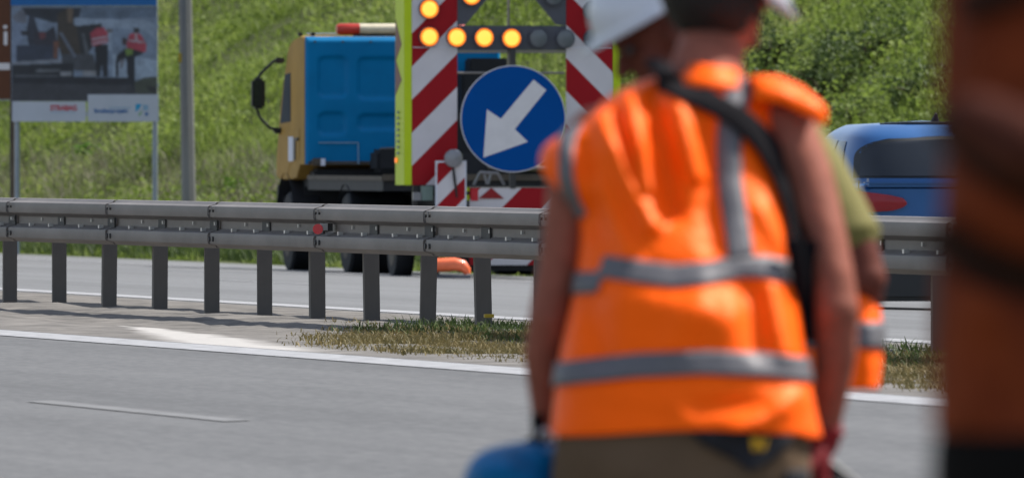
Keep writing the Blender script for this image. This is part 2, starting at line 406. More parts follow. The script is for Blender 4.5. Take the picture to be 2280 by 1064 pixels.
strip('hillside', [16, 16.5, 17, 17.5, 18, 18.5]+list(np.arange(19, 34, .6))+[36, 40, 46, 53, 60, 120, 1500],
      [-400, -150, -50]+list(np.arange(0, 260, 1.6))+[300, 450, 1200], M['soil'], hill_z)
# painted lines, 4 mm above the asphalt
def line(name, u0, u1, v0, v1, mtl, seg=1):
    b = MB()
    for k in range(seg):
        va, vb = v0+(v1-v0)*k/seg, v0+(v1-v0)*(k+1)/seg
        b.add([(u0,va,gz(u0)+.004),(u1,va,gz(u1)+.004),(u1,vb,gz(u1)+.004),(u0,vb,gz(u0)+.004)], [(0,1,2,3)])
    o = b.build(name, mtl, smooth=False); to_road(o); return tag(o, kind='structure')
line('edge_line', -3.36, -3.06, -300, 600, M['paint'])
line('edge_line', 1.12, 1.62, -300, 600, M['paint'])
line('edge_line', 12.9, 13.2, -300, 600, M['paint'])
for k in range(-12, 16):
    line('lane_line', -6.15, -6.02, k*18-27.5, k*18-21.5, M['paint_worn'])
    line('lane_line', 7.4, 7.55, k*18-3, k*18+3, M['paint'])
# ------------------------------------------------------------------ vegetation
def blades(P3, H, W, lean, name, mtl, parent=None):
    n = len(P3); az = RNG.uniform(0, 2*PI, n); la = RNG.uniform(0, 2*PI, n)
    dx = np.stack([np.cos(az), np.sin(az), np.zeros(n)], 1)*W[:, None]/2
    ld = np.stack([np.cos(la), np.sin(la), np.zeros(n)], 1)
    up = np.array([0, 0, 1.0])
    mid = P3 + up*(H*.55)[:, None] + ld*(H*lean*.3)[:, None]
    tip = P3 + up*(H*(1-.25*lean))[:, None] + ld*(H*lean*.9)[:, None]
    V = np.stack([P3-dx, P3+dx, mid+dx*.8, mid-dx*.8, tip], 1).reshape(-1, 3)
    base = (np.arange(n)*5)[:, None]
    fl = np.concatenate([base+np.array([0,1,2,3]), base+np.array([3,2,4])], 1).ravel()
    lt = np.tile([4, 3], n)
    return np_mesh(name, V, fl, lt, mtl, parent)
def leaves(C, size, name, mtl, parent=None, flat=0.5):
    n = len(C); a = RNG.normal(size=(n, 3)); a[:, 2] *= flat; a /= np.linalg.norm(a, axis=1)[:, None]
    r = RNG.normal(size=(n, 3)); b_ = np.cross(a, r); b_ /= np.linalg.norm(b_, axis=1)[:, None]
    c_ = np.cross(a, b_)
    s = (size*RNG.uniform(.6, 1.3, n))[:, None]
    V = np.stack([C - a*s*.5, C + b_*s*.28 + c_*s*.06, C + a*s*.5, C - b_*s*.28 + c_*s*.06], 1).reshape(-1, 3)
    base = (np.arange(n)*4)[:, None]
    fl = np.concatenate([base+np.array([0,1,2]), base+np.array([0,2,3])], 1).ravel()
    return np_mesh(name, V, fl, np.tile([3, 3], n), mtl, parent)
def hill_points(n, u0, u1, power=1.0, px0=-700, px1=3000):
    u = u0 + (u1-u0)*RNG.random(n)**power
    px = RNG.uniform(px0, px1, n); k = (px-1140)/F
    d = (u/CA + (TA*OY - OX*0 - OX))/(k+TA)
    X = k*d; x, y = X-OX, d-OY
    uu = x*CA + y*SA; vv = -x*SA + y*CA
    z = np.array([hill_z(a, c) for a, c in zip(uu, vv)])
    return np.stack([X, d, z], 1), uu, vv
n = 230000
p3, uu, vv = hill_points(n, 16.0, 29, 1.25, -450, 2750)
pn = np.array([hn(a, c, .55, 21) for a, c in zip(uu, vv)])
H = np.clip(RNG.uniform(.12, .34, n)*(1+1.1*pn), .05, .7); H *= np.clip((uu-15.6)/1.6, .35, 1)
tag(blades(p3 - np.array([0,0,.03]), H, RNG.uniform(.010, .026, n), RNG.uniform(.3, 1.2, n), 'meadow_grass', M['grass']), kind='stuff')
n = 170000
p3, uu, vv = hill_points(n, 16.6, 29, 1.25, -450, 2750)
pn = np.array([hn(a, c, .45, 33) for a, c in zip(uu, vv)])
keep = RNG.random(n) < np.clip(.55+1.3*pn, .05, 1); p3 = p3[keep]; pn = pn[keep]
p3 = p3 + np.stack([np.zeros(len(p3)), np.zeros(len(p3)), RNG.uniform(.02, 1, len(p3))*np.clip(.28+.5*pn, .1, .8)], 1)
tag(leaves(p3, .085, 'meadow_herbs', M['grass'], flat=.6), kind='stuff')
n = 60000
p3, uu, vv = hill_points(n, 17.3, 20.6, 1.0, -450, 2750)
tag(blades(p3, RNG.uniform(.15, .50, n), RNG.uniform(.008, .02, n), RNG.uniform(.2, 1.0, n), 'tall_weeds', M['weed']), kind='stuff')
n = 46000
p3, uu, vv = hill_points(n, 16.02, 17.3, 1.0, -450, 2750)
tag(blades(p3 - np.array([0,0,.02]), RNG.uniform(.10, .34, n), RNG.uniform(.01, .022, n), RNG.uniform(.2, .9, n), 'slope_foot_shade_grass', M['shrub']), kind='stuff')  # darker blades stand in for the shade along the slope foot
# grass tuft strip in the median, on the right
def road_pts(n, u0, u1, v0, v1):
    u = RNG.uniform(u0, u1, n); v = RNG.uniform(v0, v1, n); return u, v
n = 150000; u, v = road_pts(n, -2.75, -.2, -62, 5)
lim = 3.2 + 5.4*(u+.3)
pn = np.array([hn(a, c, .7, 8) for a, c in zip(u, v)])
kp = (v < lim + RNG.normal(0, .8, n)) & (RNG.random(n) < np.clip((u+2.8)/.35, 0, 1)*np.clip(.75+pn, .2, 1)); u, v, pn = u[kp], v[kp], pn[kp]
W3 = np.array([rf(a, c, med_z(a, c)-.008) for a, c in zip(u, v)])
tag(blades(W3, RNG.uniform(.012, .055, len(W3))*(1+.9*pn), RNG.uniform(.005, .011, len(W3)), RNG.uniform(.4, 1.2, len(W3)), 'dry_grass', M['straw']), kind='stuff')
n = 26000; u, v = road_pts(n, -.9, .5, -62, 5.5)
kp = v < 3.6 + 2.5*(u-.4) + RNG.normal(0, .5, n); u, v = u[kp], v[kp]
W3 = np.array([rf(a, c, med_z(a, c)-.008) for a, c in zip(u, v)])
tag(blades(W3, RNG.uniform(.02, .085, len(W3)), RNG.uniform(.005, .012, len(W3)), RNG.uniform(.3, 1, len(W3)), 'green_grass', M['shrub']), kind='stuff')
def hit(px, py):
    for d in np.arange(150, 330, .25):
        c = P(px, py, d); u_, v_ = uv_of(c.x, c.y)
        if u_ > 15 and c.z <= hill_z(u_, v_): return d
    return 240
# far verge low grass by the opposite road edge
def shrub(px, py, d, rx, rz, nl, label, mtl='shrub', leaf=.06, name='shrub'):
    d = hit(px, py+rz*.6*160); c = P(px, py, d); u_, v_ = uv_of(c.x, c.y); g = hill_z(u_, v_)
    t = thing(name, (c.x, c.y, g), label, 'shrub' if name == 'shrub' else 'plant')
    q = RNG.normal(size=(nl, 3)); q /= np.linalg.norm(q, axis=1)[:, None]
    q *= (RNG.random(nl)**.45)[:, None]
    nl = int(nl*1.0); lob = 1 + .55*np.sin(q[:, 0]*5+px)*np.cos(q[:, 2]*4+py)
    h = rz*.6
    q = q*np.array([rx, rx*.9, rz])*lob[:, None] + np.array([0, 0, h])
    q = q[q[:, 2] > .02]
    leaves(q, leaf, 'foliage', M[mtl], t)
    b = MB()
    for k in range(7):
        a = 2*PI*k/7 + random.random(); e = Vector((math.cos(a)*rx*.6, math.sin(a)*rx*.6, h+rz*.4*random.random()))
        b.tube([(0,0,-.1), e*.5+Vector((0,0,.1)), e], [.03, .02, .008], 6)
    b.build('stem', M['stem'], t)
    return t
shrub(1845, 190, 0, .75, .55, 3200, 'largest dark green shrub on the slope, between front worker\'s shoulder flap and the blue car')
shrub(1715, 120, 0, .40, .38, 1300, 'mid green shrub on the slope right beside the front worker\'s cheek')
shrub(1955, 110, 0, .75, .42, 2400, 'tall dark shrub high on the slope above the blue car')
shrub(2045, 215, 0, .5, .36, 1500, 'dark shrub directly over the blue car roof, beside the rust orange jacket')
shrub(1800, 20, 0, .8, .3, 1900, 'yellowish green bush at the top edge beside the white helmet rim', mtl='grass')
shrub(1910, 262, 0, .5, .22, 1200, 'low shrub right behind the left corner of the blue car roof')
shrub(200, 338, 0, .20, .12, 200, 'bright green broad leaf plant under the billboard, larger of the two', 'plant', .11, 'leafy_plant')
shrub(243, 345, 0, .10, .08, 80, 'small bright green leaf tuft under the billboard, right of the larger one', 'plant', .09, 'leafy_plant')
shrub(535, 428, 0, .26, .14, 240, 'bright green weed clump left of the truck behind the guard rail', 'plant', .10, 'leafy_plant')

# ------------------------------------------------------------------ guard rail
GL = 'long grey galvanised double guard rail on steel posts between the two carriageways'
gr = thing('guard_rail', rf(0, 0, 0), GL, 'guard rail', A)
prof = [(.0,.752),(-.022,.748),(-.034,.735),(-.081,.722),(-.085,.705),(-.085,.665),(-.081,.650),(-.025,.632),(-.012,.622),
        (-.012,.572),(-.025,.562),(-.081,.544),(-.085,.529),(-.085,.489),(-.081,.472),(-.034,.459),(-.022,.446),(.0,.442)]
def beam_mesh(L, side):
    th = .006; n = len(prof); V = []; Fc = []
    vsx = [0, .3, L-.35, L-.34, L]         # last stretch laps over its neighbour
    for k, v in enumerate(vsx):
        off = .014 if k >= 3 else 0
        for (x, z) in prof: V.append((side*(-(x+off)) if side > 0 else (x+off), v, z))
        for (x, z) in prof: V.append(((-(x+off)-th)*side if side > 0 else (x+off+th), v, z))
    for k in range(len(vsx)-1):
        a, b_ = k*2*n, (k+1)*2*n
        for i in range(n-1):
            Fc.append((a+i, a+i+1, b_+i+1, b_+i)); Fc.append((a+n+i, b_+n+i, b_+n+i+1, a+n+i+1))
        Fc.append((a, b_, b_+n, a+n)); Fc.append((a+n-1, a+2*n-1, b_+2*n-1, b_+n-1))
    for k in (0, len(vsx)-1):
        a = k*2*n
        for i in range(n-1): Fc.append((a+i, a+n+i, a+n+i+1, a+i+1))
    b = MB(); b.add(V, Fc); m = b.mesh('rail_beam'); m.materials.append(M['zinc']); shade(m, 35); return m
bmF = beam_mesh(4.02, -1); bmB = beam_mesh(4.02, 1)
UF, UB = -.22, .52
# C-profile post
pb = MB()
cp = [(-.05,.05),(-.05,0),(.05,0),(.05,.05),(.044,.05),(.044,.006),(-.044,.006),(-.044,.05)]
pb.add([(x,y,z) for z in (-.1,.66) for x,y in cp], [(0,1,6,7),(1,2,5,6),(2,3,4,5),(8,9,14,15),(9,10,13,14),(10,11,12,13)]+[(k,(k+1)%8,(k+1)%8+8,k+8) for k in range(8)])
pm = pb.mesh('post'); pm.materials.append(M['zinc_post'])
sp = MB(); sp.box((0,0,.595), (.012,.30,.07))      # dark spacer in the trough of the beam
spm = sp.mesh('spacer'); spm.materials.append(M['zinc_dark'])
br = MB(); br.box((0,0,.60), (.66,.05,.05)); brm = br.mesh('cross_bracket'); brm.materials.append(M['zinc_post'])
def gpart(name, me, loc, rz=0):
    o = bpy.data.objects.new(name, me); link(o, gr); o.location = loc; o.rotation_euler = (0,0,rz); return o
V0 = .5
def bend(v): return -0.00078*v*v if v > 0 else 0.0
for k in range(-12, 20):
    v = V0 + .26 + 4*k
    dx = bend(v+4)-bend(v); ang = math.atan2(-dx, 4)
    gpart('rail_beam', bmF, (UF+bend(v), v, 0), ang)
    gpart('rail_beam', bmB, (UB+bend(v), v, -.022), ang)
for k in range(-24, 40):
    v = V0 + 2*k + .08
    p = gpart('post', pm, (.05+bend(v), v, 0)); p.rotation_euler = (random.gauss(0,.012), random.gauss(0,.014), random.gauss(0,.06))
    if k % 2 == 0 or True: gpart('spacer', spm, (UF-.022+bend(v), v+.3, 0))
    gpart('cross_bracket', brm, (.15+bend(v), v, 0))
bo = MB(); bt = MB()
for k in range(-12, 20):
    v = V0+.26+4*k+4; x = bend(v)
    for z in (.70, .505):
        for e in (-.12, -.26): bo.disc((UF-.0905+x, v+e, z), .019, (1,0,0), 6, .012)
for k in range(-24, 40):
    v = V0+2*k; x = bend(v+1)
    for e in (.55, 1.45): bt.box((UF-.055+x, v+e, .566), (.03,.05,.022)); bt.box((UF-.02+x, v+e-.3, .606), (.02,.03,.022))
tag(bo.build('splice_bolts', M['zinc_dark'], gr, smooth=False), kind='stuff'); tag(bt.build('trough_bolts', M['bolt'], gr, smooth=False), kind='stuff')
# reflector with its bracket
def rail_at(px, py, uo):
    best = min(np.arange(-30, 40, .01), key=lambda v: abs(1140+F*rf(uo+bend(v), v).x/rf(uo+bend(v), v).y-px))
    w_ = rf(uo+bend(best), best); return uo+bend(best), float(best), EYE+(HOR-py)/F*w_.y
ur, vr, zr = rail_at(708, 510, UF-.14)
b = MB(); b.disc((ur, vr, zr), .033, (.35, 1, 0), 24, .012); b.build('reflector', M['red_refl'], gr)
ur, vr, zr = rail_at(728, 506, UF-.07); b = MB(); b.box((ur, vr, zr), (.06,.10,.05)); b.build('reflector_bracket', M['zinc_dark'], gr)
ur, vr, zr = rail_at(721, 505, UF-.10); b = MB(); b.box((ur, vr, zr), (.05,.004,.045)); b.build('reflector_back', M['bolt'], gr)
ur, vr, zr = rail_at(1088, 703, .02)
b = MB(); b.box((ur, vr-.01, zr), (.06,.03,.022)); b.build('yellow_tag', M['yellow'], gr)

# ------------------------------------------------------------------ lamp post
d = 232; g0 = P(422, 437, d); u_, v_ = uv_of(g0.x, g0.y); gl = hill_z(u_, v_)
lp = thing('lamp_post', (g0.x, g0.y, gl-.05), 'round grey steel lamp post with yellow sticker between billboard and truck', 'lamp post')
tilt = -.055/3.2
b = MB(); b.tube([(0,0,0), (tilt*9, 0, 9)], [.100, .073], 8); po = b.build('pole', M['lamp_steel'], lp, smooth=False); po.rotation_euler = (0,0,math.radians(8))
b = MB(); b.tube([(0,0,0),(0,0,.35)], [.13,.12], 20); b.build('base_sleeve', M['lamp_steel'], lp)
z = P(0,121,d).z - gl
b = MB(); b.box((tilt*z-.045,-.093,z),(.085,.006,.13)); o = b.build('sticker', M['yellow'], lp); o.rotation_euler = (0,0,math.radians(-14))
b = MB(); b.tube([(tilt*9,0,9),(tilt*9+.3,0,9.5),(tilt*9+1.4,0,9.7)], [.06,.05,.04], 12); b.build('arm', M['lamp_steel'], lp)
b = MB(); b.box((tilt*9+1.7,0,9.7), (.7,.28,.12), bev=.04); b.build('lantern', M['lamp_steel'], lp)

# ------------------------------------------------------------------ billboard
d = 231; s = F/d
c0 = P(190, 270, d); u_, v_ = uv_of(c0.x, c0.y); gb = hill_z(u_, v_)
bb = thing('billboard', (c0.x, c0.y, gb), 'tall construction billboard with road works picture on two thin posts', 'billboard')
def bp(px, py, y=0): return Vector(((px-190)/s, y, EYE+(HOR-py)*d/F-gb))
T = .03
def panel(name, x0, y0, x1, y1, mtl, yf=0, th=.02):
    a, c = bp(x0, y1), bp(x1, y0)
    b = MB(); b.box(((a.x+c.x)/2, yf+th/2, (a.z+c.z)/2), (c.x-a.x, th, c.z-a.z)); return b.build(name, mtl, bb, smooth=False)
panel('header_panel', 24, -260, 349, 13, M['board_blue'])
panel('picture_panel', 25, 13.6, 350, 226, M['white_board'], .004)
panel('sponsor_panel', 27, 226.6, 191, 271, M['white_board'])
panel('sponsor_panel', 195.5, 211, 353, 271, M['white_board'], -.01)
for px in (38, 345):
    a = bp(px, 0, .09); b = MB(); b.tube([(a.x, .09, -.2), (a.x, .09, bp(0,-255).z)], .036, 14); b.build('post', M['sign_post'], bb)
for py in (-180, -60, 60, 190, 255):
    a = bp(38, py); c = bp(345, py); b = MB(); b.box(((a.x+c.x)/2, .045, a.z), (c.x-a.x+.1, .03, .05)); b.build('crossbar', M['sign_post'], bb)
# the printed picture: flat patches of ink, one mesh with a colour layer
ink = []
def ip(col, *pts): ink.append((col, pts))
def ir(col, x0, y0, x1, y1): ip(col, (x0,y0),(x1,y0),(x1,y1),(x0,y1))
def z2(*p): return tuple((x/4.625, y/4.6263) for x, y in p)
ir((.18,.23,.32), 25, 15, 350, 186)
ip((.11,.15,.22), *z2((840,75),(1620,75),(1620,180),(1300,190),(1050,230),(840,190)))
ip((.26,.32,.42), *z2((770,190),(1050,200),(1500,210),(1615,260),(1615,420),(1500,330),(1150,280),(1150,540),(770,300)))
ip((.30,.37,.48), *z2((1160,560),(1620,620),(1620,800),(1390,820),(1160,790)))
ip((.20,.25,.36), *z2((130,250),(240,250),(240,470),(200,640),(130,640)))
ip((.14,.15,.19), *z2((120,180),(240,80),(280,160),(270,250),(160,230)))
ip((.025,.03,.045), *z2((220,80),(840,80),(820,180),(760,190),(760,240),(560,240),(380,190),(270,160)))
ip((.05,.04,.035), *z2((590,150),(700,85),(760,90),(760,260),(830,280),(840,560),(640,600),(590,430)))
ip((.14,.10,.075), *z2((690,90),(750,90),(745,240),(700,240)))
ip((.03,.035,.055), *z2((300,160),(345,160),(400,330),(360,460),(300,480),(270,330)))
ip((.025,.025,.035), *z2((215,320),(300,320),(300,370),(220,370)))
ip((.03,.03,.045), *z2((350,330),(470,330),(560,270),(590,430),(560,600),(350,600)))
ip((.15,.05,.06), *z2((400,340),(470,340),(465,400),(415,410)))
ip((.035,.045,.075), *z2((170,470),(600,470),(600,620),(170,640)))
ip((.16,.07,.05), *z2((555,430),(610,430),(585,610),(550,600)))
ip((.025,.027,.035), *z2((790,270),(1050,245),(1045,290),(960,480),(900,560),(830,560)))
ip((.055,.06,.075), *z2((640,560),(960,560),(1000,740),(640,720)))
ip((.12,.14,.19), *z2((600,330),(640,340),(790,580),(760,600)))
ip((.09,.10,.12), *z2((840,340),(870,350),(920,560),(880,560)))
ip((.20,.22,.27), *z2((130,640),(640,612),(640,650),(130,672)))
ip((.02,.023,.033), *z2((120,672),(760,650),(760,790),(120,800)))
ip((.12,.13,.15), *z2((370,720),(620,715),(620,740),(370,750)))
ip((.10,.11,.13), *z2((150,780),(600,775),(600,800),(150,805)))
ip((.22,.23,.26), *z2((620,740),(740,740),(740,785),(625,785))); ip((.22,.23,.26), *z2((850,735),(990,735),(990,785),(855,785)))
ip((.018,.02,.03), *z2((120,790),(1390,800),(1390,880),(120,870)))
ip((.045,.047,.06), *z2((120,860),(1400,880),(1400,968),(905,968),(905,1040),(120,1040)))
ip((.065,.075,.06), *z2((1380,850),(1480,800),(1620,790),(1620,968),(1400,968)))
ip((.03,.03,.035), *z2((1500,890),(1620,900),(1620,950),(1540,940)))
ip((.014,.016,.025), *z2((975,460),(1115,460),(1110,790),(1060,795),(1050,660),(1030,790),(990,790)))
ip((.36,.05,.08), *z2((930,345),(1000,285),(1070,285),(1110,350),(1110,440),(950,480)))
ip((.42,.32,.38), *z2((940,400),(1110,370),(1110,390),(945,425))); ip((.42,.32,.38), *z2((945,450),(1105,410),(1105,430),(950,468)))
ip((.03,.025,.03), *z2((985,250),(1045,248),(1050,290),(985,295))); ip((.10,.09,.09), *z2((1095,300),(1165,305),(1160,335),(1100,335)))
ip((.015,.017,.027), *z2((1195,580),(1290,500),(1480,500),(1470,560),(1390,590),(1385,960),(1310,780),(1300,600),(1225,640),(1220,790),(1190,790)))
ip((.38,.05,.08), *z2((1330,360),(1400,330),(1460,370),(1510,470),(1500,545),(1300,490)))
ip((.42,.33,.38), *z2((1330,410),(1480,430),(1490,450),(1325,430))); ip((.42,.33,.38), *z2((1385,340),(1410,340),(1420,420),(1395,420)))
ip((.03,.025,.03), *z2((1370,290),(1435,290),(1440,340),(1375,345))); ip((.05,.03,.035), *z2((1260,390),(1310,400),(1300,470),(1255,460)))
ip((.14,.22,.05), *z2((1290,510),(1365,505),(1365,570),(1300,575)))
ip((.15,.15,.18), *z2((1235,620),(1290,610),(1260,700),(1235,720)))
GX, GY = 196, 128
xs = np.linspace(25.4, 349.6, GX); yy_ = np.linspace(13.8, 225.6, GY); XX, YY = np.meshgrid(xs, yy_)
IMG = np.zeros((GY, GX, 3)); IMG[:] = (.12,.14,.18)
for c, pts in ink:
    ins = np.zeros((GY, GX), bool); k = len(pts)
    for a in range(k):
        x0, y0 = pts[a]; x1, y1 = pts[(a+1) % k]
        if y0 == y1: continue
        cr_ = ((y0 > YY) != (y1 > YY)) & (XX < (x1-x0)*(YY-y0)/(y1-y0)+x0); ins ^= cr_
    IMG[ins] = c
for _ in range(2):
    Pd = np.pad(IMG, ((1,1),(1,1),(0,0)), mode='edge'); IMG = sum(Pd[a:a+GY, b_:b_+GX]*wt for a, b_, wt in [(0,1,.15),(2,1,.15),(1,0,.15),(1,2,.15),(1,1,.4)])
Vn = np.array([[mno.noise(Vector((x*.05, y*.05, 0)))*.25+mno.noise(Vector((x*.17, y*.17, 4)))*.2 for x in xs] for y in yy_])
IMG = np.clip(IMG*(1+Vn[..., None]), 0, 1)
V = [tuple(bp(x, y, -.001)) for y in yy_ for x in xs]
Fc = [(r*GX+q, r*GX+q+1, (r+1)*GX+q+1, (r+1)*GX+q) for r in range(GY-1) for q in range(GX-1)]
m = bpy.data.meshes.new('picture_print'); m.from_pydata(V, [], Fc)
ca = m.color_attributes.new('print', 'FLOAT_COLOR', 'POINT')
buf = np.ones((GY*GX, 4), np.float32); buf[:, :3] = IMG.reshape(-1, 3)*1.15; ca.data.foreach_set('color', buf.ravel())
m.materials.append(M['print']); o = bpy.data.objects.new('picture_print', m); link(o, bb)
def text(body, size, name, mtl, parent, loc, rot=(PI/2,0,0), sx=1.0, ext=.001, align='LEFT', bold=0):
    cu = bpy.data.curves.new(name, 'FONT'); cu.body = body; cu.size = size; cu.extrude = ext; cu.align_x = align; cu.offset = bold; cu.resolution_u = 3
    o = bpy.data.objects.new(name, cu); link(o)
    dg = bpy.context.evaluated_depsgraph_get(); m = bpy.data.meshes.new_from_object(o.evaluated_get(dg))
    bpy.data.objects.remove(o); m.materials.append(mtl)
    q = bpy.data.objects.new(name, m); link(q, parent); q.location = loc; q.rotation_euler = rot; q.scale = (sx,1,1); return q
a = bp(112, 246, -.002); text('STRABAG', .098, 'sponsor_lettering', M['print_red'], bb, a, sx=.86, bold=.004)
b = MB()
for k in range(9): q = bp(115+k*6.4, 250.5, -.002); b.box(q, (.026,.002,.012))
tag(b.build('small_print', M['print_pale'], bb), kind='stuff')
a = bp(209, 251.5, -.013); text('Straßenprojekt', .079, 'sponsor_lettering', M['print_blue'], bb, a, sx=.96, bold=.0025)
b = MB()
for k in range(9): q = bp(245+k*5.4, 240.5, -.012); b.box(q, (.022,.002,.018))
tag(b.build('small_print', M['print_pale'], bb), kind='stuff')
b = MB(); b.poly([bp(302,232,-.013),bp(315,232,-.013),bp(312,239,-.013),bp(304,249,-.013),bp(302,249,-.013)], (0,-1,0), .002); b.build('emblem_blue', M['print_cyan'], bb, smooth=False)
b = MB(); b.poly([bp(318,234,-.013),bp(330,234,-.013),bp(330,246,-.013),bp(319,246,-.013)], (0,-1,0), .002); b.build('emblem_blue', M['print_pale'], bb, smooth=False)
b = MB(); b.poly([bp(322,251,-.013),bp(330,251,-.013),bp(330,258,-.013),bp(324,258,-.013)], (0,-1,0), .002); b.build('emblem_blue', M['print_blue'], bb, smooth=False)
b = MB(); b.poly([bp(317,244,-.013),bp(314,255,-.013),bp(309,259,-.013),bp(308,256,-.013)], (0,-1,0), .002); b.build('emblem_green', M['print_green'], bb, smooth=False)

# brown direction sign cut by the left edge of the frame
d = 233; s = F/d; c0 = P(-120, 220, d); u_, v_ = uv_of(c0.x, c0.y); gb2 = hill_z(u_, v_)
bs = thing('brown_sign', (c0.x, c0.y, gb2), 'brown sign with white letter i left of the billboard', 'sign')
def sp2(px, py, y=0): return Vector(((px+120)/s, y, EYE+(HOR-py)*d/F-gb2))
def rect(name, x0, y0, x1, y1, mtl, yf, th, par):
    a, c = sp2(x0, y1), sp2(x1, y0); b = MB(); b.box(((a.x+c.x)/2, yf+th/2, (a.z+c.z)/2), (c.x-a.x, th, c.z-a.z)); return b.build(name, mtl, par, smooth=False)
rect('sign_panel', -260, -240, 22.5, 221, M['brown'], 0, .025, bs)
rect('sign_edge', -260, 221.3, 22.5, 224, M['sign_post'], 0, .026, bs)
rect('letter_i', 8.5, 71, 16.5, 101, M['signwhite'], -.004, .003, bs)
rect('letter_dot', 7.5, 57, 16, 64.5, M['signwhite'], -.004, .003, bs)
rect('white_bar', -150, 141, 22, 156, M['signwhite'], -.004, .003, bs)
for px in (-220, 27):
    a = sp2(px, 0); b = MB(); b.tube([(a.x, .07, -.1),(a.x,.07, sp2(0,-235).z)], .034, 14); b.build('post', M['grime'], bs)

# ------------------------------------------------------------------ truck
d = 195.0; s = F/d
cc = P(896, 607, d); ut, vt = uv_of(cc.x, cc.y); gt = gz(ut)
tr = thing('truck', rf(ut, vt, gt), 'blue and cream flatbed truck seen from behind with red and white roof beacon bar', 'truck', A)
W2 = 1.135
zt = EYE+(HOR-80)/s-gt              # roof height
zb = EYE+(HOR-368)/s-gt             # bottom edge of the cab back
# side outline of the cab (y forward, z up)
out = [(0,zb),(0,zt-.05),(.04,zt-.01),(.25,zt),(.7,zt-.035),(1.0,zt-.09),(1.16,zt-.18),(1.27,zt-.32),(1.44,zt-.5),(1.66,zt-.8),(1.88,zt-1.25),(1.94,zt-1.38),(1.96,1.10),(1.75,1.06),(.9,1.06),(.55,1.08),(.3,zb)]
def extr_x(out, xs, inset):
    b = MB(); n = len(out); V = []; Fc = []
    cy = sum(p[0] for p in out)/n; cz = sum(p[1] for p in out)/n
    for x, k in zip(xs, inset):
        for (y, z) in out: V.append((x, cy+(y-cy)*k, cz+(z-cz)*k))
    for j in range(len(xs)-1):
        for i in range(n): Fc.append((j*n+i, j*n+(i+1)%n, (j+1)*n+(i+1)%n, (j+1)*n+i))
    Fc.append(tuple(range(n))); Fc.append(tuple((len(xs)-1)*n+i for i in range(n)))
    b.add(V, Fc); return b
extr_x(out, [-W2, -W2+.03, W2-.03, W2], [.985, 1, 1, .985]).build('cab', M['tan_cab'], tr, ang=30)
# blue rear wall with pressed panels: a sheet with relief
def relief(x0, x1, z0, z1, nx, nz, fn, name, mtl, par, y0):
    V = []; Fc = []
    for j in range(nz+1):
        for i in range(nx+1):
            x = x0+(x1-x0)*i/nx; z = z0+(z1-z0)*j/nz; V.append((x, y0+fn(x, z), z))
    for j in range(nz):
        for i in range(nx): a = j*(nx+1)+i; Fc.append((a, a+1, a+nx+2, a+nx+1))
    m = bpy.data.meshes.new(name); m.from_pydata(V, [], Fc); m.materials.append(mtl); shade(m, 180)
    o = bpy.data.objects.new(name, m); link(o, par)
    md = o.modifiers.new('t', 'SOLIDIFY'); md.thickness = .012; md.offset = -1
    return o
def lx(px): return ((px-1140)/F*d - cc.x)/CA
def lz(py): return EYE+(HOR-py)/s-gt
def rr(x, z, x0, x1, z0, z1, r=.07, e=.03):
    cx, cz = (x0+x1)/2, (z0+z1)/2; qx, qz = abs(x-cx)-(x1-x0)/2+r, abs(z-cz)-(z1-z0)/2+r
    dd = math.hypot(max(qx,0), max(qz,0))+min(max(qx,qz),0)-r
    return 1/(1+math.exp(max(-30,min(30,dd/(e*.3)))))
pan = [(709,771,128,216),(797,1010,130,220),(709,768,252,300),(797,1010,256,288)]
def rel(x, z):
    q = 0
    for (a, c, t_, b_) in pan: q = max(q, rr(x, z, lx(a), lx(c), lz(b_), lz(t_)))
    edge = min(1, (x+W2)/.05, (W2-x)/.05, (zt-.02-z)/.06)
    hatch = rr(x, z, lx(708), lx(796), lz(366), lz(318), .02)
    return .03*q + .006*hatch + .04*(1-max(0,edge))**2
relief(-W2+.004, W2-.004, zb+.01, zt-.012, 180, 120, rel, 'rear_wall', M['blue_cab'], tr, -.045)
b = MB(); hx0, hx1, hz0, hz1 = lx(708), lx(796), lz(366), lz(318)
for (a0,a1,c0_,c1_) in [((hx0+hx1)/2,hz1,hx1-hx0,.012),(hx1,(hz0+hz1)/2,.012,hz1-hz0)]: b.box((a0,-.056,a1),(c0_,.008,c1_))
b.build('hatch_seam', M['print_pale'], tr)
for k in range(7): MB().disc((lx(700+k*62), -.052, zt-.07), .012, (0,1,0), 8, .02).build('roof_bolt', M['grime'], tr)
MB().box((0,-.052,zb+.03),(2.2,.012,.03)).build('sill_strip', M['grime'], tr)
